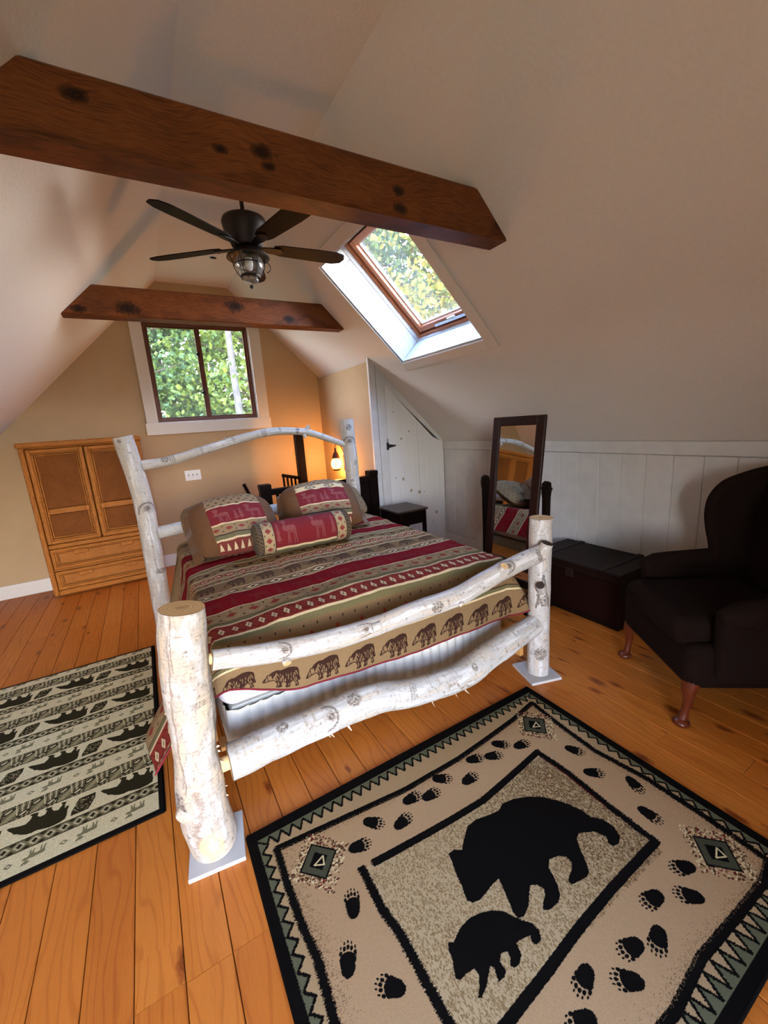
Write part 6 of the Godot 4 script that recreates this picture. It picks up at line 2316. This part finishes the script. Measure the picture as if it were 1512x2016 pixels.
func build_nightstand() -> void:
	var t := thing("nightstand", "small black table with worn brown top by the closet door", "table", V(2.28, 0, -3.6))
	part("table_top", bar(MB.new(), -0.185, 0.185, 0.6, 0.62, -0.205, 0.205, 0.005, 0), M.table_top, t)
	var mb := MB.new()
	bar(mb, -0.155, 0.155, 0.46, 0.599, 0.16, 0.175, 0.002, 0)
	bar(mb, -0.155, 0.155, 0.46, 0.599, -0.175, -0.16, 0.002, 0)
	bar(mb, -0.17, -0.155, 0.46, 0.599, -0.16, 0.16, 0.002, 2)
	bar(mb, 0.155, 0.17, 0.46, 0.599, -0.16, 0.16, 0.002, 2)
	part("apron", mb, M.black_wood, t)
	for sx in [-1.0, 1.0]:
		for sz in [-1.0, 1.0]:
			part("leg", bar(MB.new(), sx * 0.155 - 0.018, sx * 0.155 + 0.018, 0.0, 0.598, sz * 0.165 - 0.018, sz * 0.165 + 0.018, 0.004, 1), M.black_wood, t)

func build_railing() -> void:
	# stairwell guard behind the head of the bed
	var t := thing("stair_railing", "black wooden stair guard behind the head of the bed", "railing", V(1.53, 0, -3.93))
	var ox := 1.53
	for x in [0.945, 2.112]:
		var p := part("post", bar(MB.new(), x - ox - 0.05, x - ox + 0.05, 0.0, 0.955, -0.05, 0.05, 0.004, 1), M.black_wood, t)
		var mb := MB.new()
		bar(mb, x - ox - 0.054, x - ox + 0.054, 0.955, 1.01, -0.054, 0.054, 0.006, 0)
		part("cap", mb, M.black_wood, p)
	part("top_rail", bar(MB.new(), 0.99 - ox, 2.07 - ox, 0.9, 0.958, -0.035, 0.035, 0.006, 0), M.black_wood, t)
	part("bottom_rail", bar(MB.new(), 0.99 - ox, 2.07 - ox, 0.08, 0.13, -0.03, 0.03, 0.004, 0), M.black_wood, t)
	for i in 9:
		var x := 1.06 + i * 0.112
		if x < 1.95:
			part("baluster", bar(MB.new(), x - ox - 0.014, x - ox + 0.014, 0.13, 0.9, -0.014, 0.014, 0.003, 1), M.black_wood, t)
	part("end_panel", bar(MB.new(), 1.955 - ox, 2.065 - ox, 0.13, 0.9, -0.02, 0.02, 0.003, 1), M.black_wood, t)
	# stair flight with its own newel and slanting guard along the gable wall
	var f := thing("stair_flight", "dark wooden stair guard with tall newel against the gable wall", "staircase", V(1.6, 0, -4.95))
	var o := V(1.6, 0, -4.95)
	part("newel", bar(MB.new(), 1.63 - o.x, 1.725 - o.x, -0.6, 1.5, -0.05, 0.05, 0.005, 1), M.black_wood, f)
	# slanting guard left of the newel
	var a := V(1.42, 0.965, -4.95) - o
	var b := V(1.66, 0.90, -4.95) - o
	var mb2 := MB.new()
	mb2.tube([a, b], [0.02, 0.02], 8)
	part("handrail", mb2, M.black_wood, f)
	for i in 5:
		var q := a.lerp(b, (i + 0.3) / 5.0)
		part("baluster", bar(MB.new(), q.x - 0.011, q.x + 0.011, -0.4, q.y, q.z - 0.011, q.z + 0.011, 0.002, 1), M.black_wood, f)
	mb2 = MB.new()
	mb2.tube([V(0.985, 0.9, -5.1) - o, V(1.05, 0.72, -5.1) - o, V(1.25, 0.69, -5.1) - o], [0.022, 0.022, 0.02], 8)
	part("handrail", mb2, M.black_wood, f)
	part("post", bar(MB.new(), 1.2 - o.x, 1.26 - o.x, -0.25, 0.7, -0.18, -0.12, 0.003, 1), M.black_wood, f)
	for i in 8:
		var x := 1.03 + i * 0.14
		part("tread", bar(MB.new(), x - o.x, x + 0.17 - o.x, -0.2 - i * 0.19 - 0.03, -0.2 - i * 0.19, -0.43, 0.9, 0.004, 2), M.floor[1], f)

func build_fan() -> void:
	var t := thing("ceiling_fan", "dark bronze ceiling fan with five blades and lantern light", "ceiling fan", V(0.79, 2.44, -2.92))
	var y := -2.5
	var mb := MB.new()
	mb.lathe([Vector2(0.0, 3.2325 + y), Vector2(0.07, 3.2325 + y), Vector2(0.066, 3.19 + y), Vector2(0.03, 3.16 + y), Vector2(0.0, 3.16 + y)], Vector3.ZERO, 20)
	part("canopy", mb, M.bronze, t)
	part("downrod", MB.new().tube([V(0, 3.17 + y, 0), V(0, 2.85 + y, 0)], [0.013, 0.013], 12), M.bronze, t)
	mb = MB.new()
	mb.lathe([Vector2(0.0, 2.89 + y), Vector2(0.09, 2.887 + y), Vector2(0.13, 2.875 + y), Vector2(0.138, 2.855 + y), Vector2(0.13, 2.81 + y), Vector2(0.108, 2.765 + y), Vector2(0.1, 2.745 + y), Vector2(0.09, 2.72 + y), Vector2(0.075, 2.71 + y), Vector2(0.0, 2.71 + y)], Vector3.ZERO, 32)
	part("motor_housing", mb, M.bronze, t)
	for k in 5:
		var a := deg_to_rad(-2.0 + 72.0 * k)
		var xf := Transform3D(Basis(Vector3.UP, a) * Basis(Vector3.RIGHT, deg_to_rad(-11.0)), V(0, 2.722 + y, 0))
		var prof := [Vector2(0.17, -0.04), Vector2(0.22, -0.055), Vector2(0.5, -0.066), Vector2(0.6, -0.064), Vector2(0.655, -0.045), Vector2(0.672, 0.0), Vector2(0.655, 0.045), Vector2(0.6, 0.064), Vector2(0.5, 0.066), Vector2(0.22, 0.055), Vector2(0.17, 0.04)]
		mb = MB.new()
		mb.extrude(prof, -0.003, 0.003, xf * Transform3D(Basis(Vector3.RIGHT, HALF_PI), Vector3.ZERO), 2.0)
		var bl := part("blade", mb, M.fan_wood, t)
		mb = MB.new()
		mb.extrude([Vector2(0.08, -0.018), Vector2(0.16, -0.03), Vector2(0.21, -0.03), Vector2(0.235, 0.0), Vector2(0.21, 0.03), Vector2(0.16, 0.03), Vector2(0.08, 0.018)], 0.003, 0.011, xf * Transform3D(Basis(Vector3.RIGHT, HALF_PI), Vector3.ZERO))
		part("blade_arm", mb, M.bronze, bl)
	# lantern light kit
	mb = MB.new()
	mb.lathe([Vector2(0.05, 2.712 + y), Vector2(0.08, 2.70 + y), Vector2(0.13, 2.665 + y), Vector2(0.135, 2.655 + y), Vector2(0.125, 2.655 + y), Vector2(0.07, 2.69 + y), Vector2(0.0, 2.695 + y)], Vector3.ZERO, 28)
	var kit := part("light_kit", mb, M.bronze, t)
	mb = MB.new()
	mb.lathe([Vector2(0.07, 2.675 + y), Vector2(0.088, 2.64 + y), Vector2(0.09, 2.605 + y), Vector2(0.075, 2.565 + y), Vector2(0.055, 2.545 + y), Vector2(0.0, 2.54 + y)], Vector3.ZERO, 24)
	part("glass_globe", mb, M.globe, kit)
	mb = MB.new()
	mb.lathe([Vector2(0.0, 2.66 + y), Vector2(0.022, 2.655 + y), Vector2(0.026, 2.62 + y), Vector2(0.018, 2.59 + y), Vector2(0.0, 2.58 + y)], Vector3.ZERO, 14)
	part("bulb", mb, M.white_plastic, kit)
	mb = MB.new()
	mb.lathe([Vector2(0.06, 2.555 + y), Vector2(0.064, 2.545 + y), Vector2(0.06, 2.535 + y), Vector2(0.056, 2.545 + y), Vector2(0.06, 2.555 + y)], Vector3.ZERO, 20)
	mb.lathe([Vector2(0.092, 2.618 + y), Vector2(0.095, 2.614 + y), Vector2(0.092, 2.61 + y), Vector2(0.089, 2.614 + y), Vector2(0.092, 2.618 + y)], Vector3.ZERO, 24)
	for k in 6:
		var a := TAU * k / 6 + 0.2
		var d := V(cos(a), 0, sin(a))
		mb.tube([d * 0.115 + V(0, 2.665 + y, 0), d * 0.1 + V(0, 2.63 + y, 0), d * 0.095 + V(0, 2.6 + y, 0), d * 0.078 + V(0, 2.56 + y, 0), d * 0.06 + V(0, 2.543 + y, 0)], [0.003, 0.003, 0.003, 0.003, 0.003], 6)
		if k % 2 == 0:
			var hook := []
			var hr := []
			for i in 9:
				var u := PI * i / 8.0
				hook.append(d * (0.105 + 0.028 * sin(u)) + V(0, 2.605 + y + 0.03 * cos(u), 0))
				hr.append(0.0028)
			mb.tube(hook, hr, 6)
	part("wire_cage", mb, M.bronze, kit)
	mb = MB.new()
	mb.lathe([Vector2(0.0, 2.54 + y), Vector2(0.045, 2.538 + y), Vector2(0.05, 2.52 + y), Vector2(0.035, 2.5 + y), Vector2(0.012, 2.49 + y), Vector2(0.0, 2.485 + y)], Vector3.ZERO, 20)
	part("lower_glass", mb, M.globe, kit)
	mb = MB.new()
	mb.lathe([Vector2(0.0, 2.5 + y), Vector2(0.012, 2.495 + y), Vector2(0.014, 2.482 + y), Vector2(0.0, 2.472 + y)], Vector3.ZERO, 12)
	part("finial", mb, M.bronze, kit)

func build_lantern() -> void:
	# lit onion lantern on the tan closet wall
	var p := V(2.06, 1.05, -4.735)
	var t := thing("wall_lantern", "lit copper onion lantern on the tan wall beside the stairs", "lamp", V(2.184, 1.05, -4.735))
	var o := t.position
	var c := p - o
	var mb := MB.new()
	bar(mb, -0.016, 0.0, -0.1, 0.1, -0.035, 0.035, 0.006, 1)
	part("wall_plate", mb, M.copper, t)
	mb = MB.new()
	mb.tube(spline([V(-0.01, 0.1, 0), V(-0.04, 0.2, 0), c + V(0.03, 0.24, 0), c + V(0, 0.215, 0), c + V(0, 0.19, 0)], 16), resample([0.006, 0.006, 0.006, 0.005], 16), 8)
	part("arm", mb, M.copper, t)
	mb = MB.new()
	mb.lathe([Vector2(0.0, 0.195), Vector2(0.012, 0.19), Vector2(0.014, 0.15), Vector2(0.03, 0.13), Vector2(0.045, 0.085), Vector2(0.05, 0.068), Vector2(0.044, 0.066), Vector2(0.0, 0.08)], c, 20)
	part("cap", mb, M.copper, t)
	mb = MB.new()
	mb.lathe([Vector2(0.04, 0.068), Vector2(0.062, 0.04), Vector2(0.07, 0.0), Vector2(0.06, -0.04), Vector2(0.042, -0.062)], c, 24)
	part("glass_globe", mb, M.globe, t)
	mb = MB.new()
	mb.lathe([Vector2(0.0, -0.085), Vector2(0.04, -0.085), Vector2(0.046, -0.075), Vector2(0.044, -0.06), Vector2(0.0, -0.058)], c, 20)
	part("base", mb, M.copper, t)
	mb = MB.new()
	for k in 6:
		var a := TAU * k / 6
		var d := V(cos(a), 0, sin(a))
		mb.tube([c + d * 0.046 + V(0, 0.068, 0), c + d * 0.07 + V(0, 0.03, 0), c + d * 0.075 + V(0, 0, 0), c + d * 0.066 + V(0, -0.04, 0), c + d * 0.045 + V(0, -0.066, 0)], [0.002, 0.002, 0.002, 0.002, 0.002], 5)
	part("wire_cage", mb, M.copper, t)
	mb = MB.new()
	mb.lathe([Vector2(0.0, 0.045), Vector2(0.016, 0.038), Vector2(0.024, 0.012), Vector2(0.02, -0.012), Vector2(0.012, -0.03), Vector2(0.0, -0.032)], c, 16)
	var bm := mat(rgb(255, 220, 150), 0.4)
	bm.emission_enabled = true
	bm.emission = rgb(255, 190, 96)
	bm.emission_energy_multiplier = 14.0
	part("bulb", mb, bm, t)
	var l := OmniLight3D.new()
	l.name = "lantern_light"
	l.light_color = rgb(255, 172, 78)
	l.light_energy = 2.6
	l.light_size = 0.03
	l.omni_range = 12.0
	l.omni_attenuation = 2.0
	l.shadow_enabled = true
	l.position = c
	t.add_child(l)

func build_small() -> void:
	# three-gang switch plate on the gable wall
	var t := thing("switch_plate", "white three-gang light switch plate on the tan gable wall", "switch", V(0.475, 1.05, ZB))
	part("plate", bar(MB.new(), -0.087, 0.087, -0.06, 0.06, 0.0, 0.006, 0.002), M.white_plastic, t)
	for x in [-0.046, 0.0, 0.046]:
		var s := part("switch_slot", bar(MB.new(), x - 0.006, x + 0.006, -0.013, 0.013, 0.0055, 0.0068, 0.0), M.slot, t)
		part("toggle", bar(MB.new(), x - 0.004, x + 0.004, -0.011, 0.002, 0.006, 0.016, 0.001), M.white_plastic, s)
	# smoke detector on the flat ceiling
	t = thing("smoke_detector", "small white round smoke detector on the flat ceiling beyond the fan", "smoke detector", V(0.874, FLAT_Y, -4.465))
	var mb := MB.new()
	mb.lathe([Vector2(0.0, 0.0), Vector2(0.062, 0.0), Vector2(0.062, -0.018), Vector2(0.052, -0.032), Vector2(0.0, -0.036)], Vector3.ZERO, 24)
	part("housing", mb, M.white_plastic, t)
	mb = MB.new()
	mb.lathe([Vector2(0.0, -0.036), Vector2(0.012, -0.036), Vector2(0.01, -0.04), Vector2(0.0, -0.041)], V(0.02, 0, 0.0), 12)
	part("test_button", mb, M.slot, t)
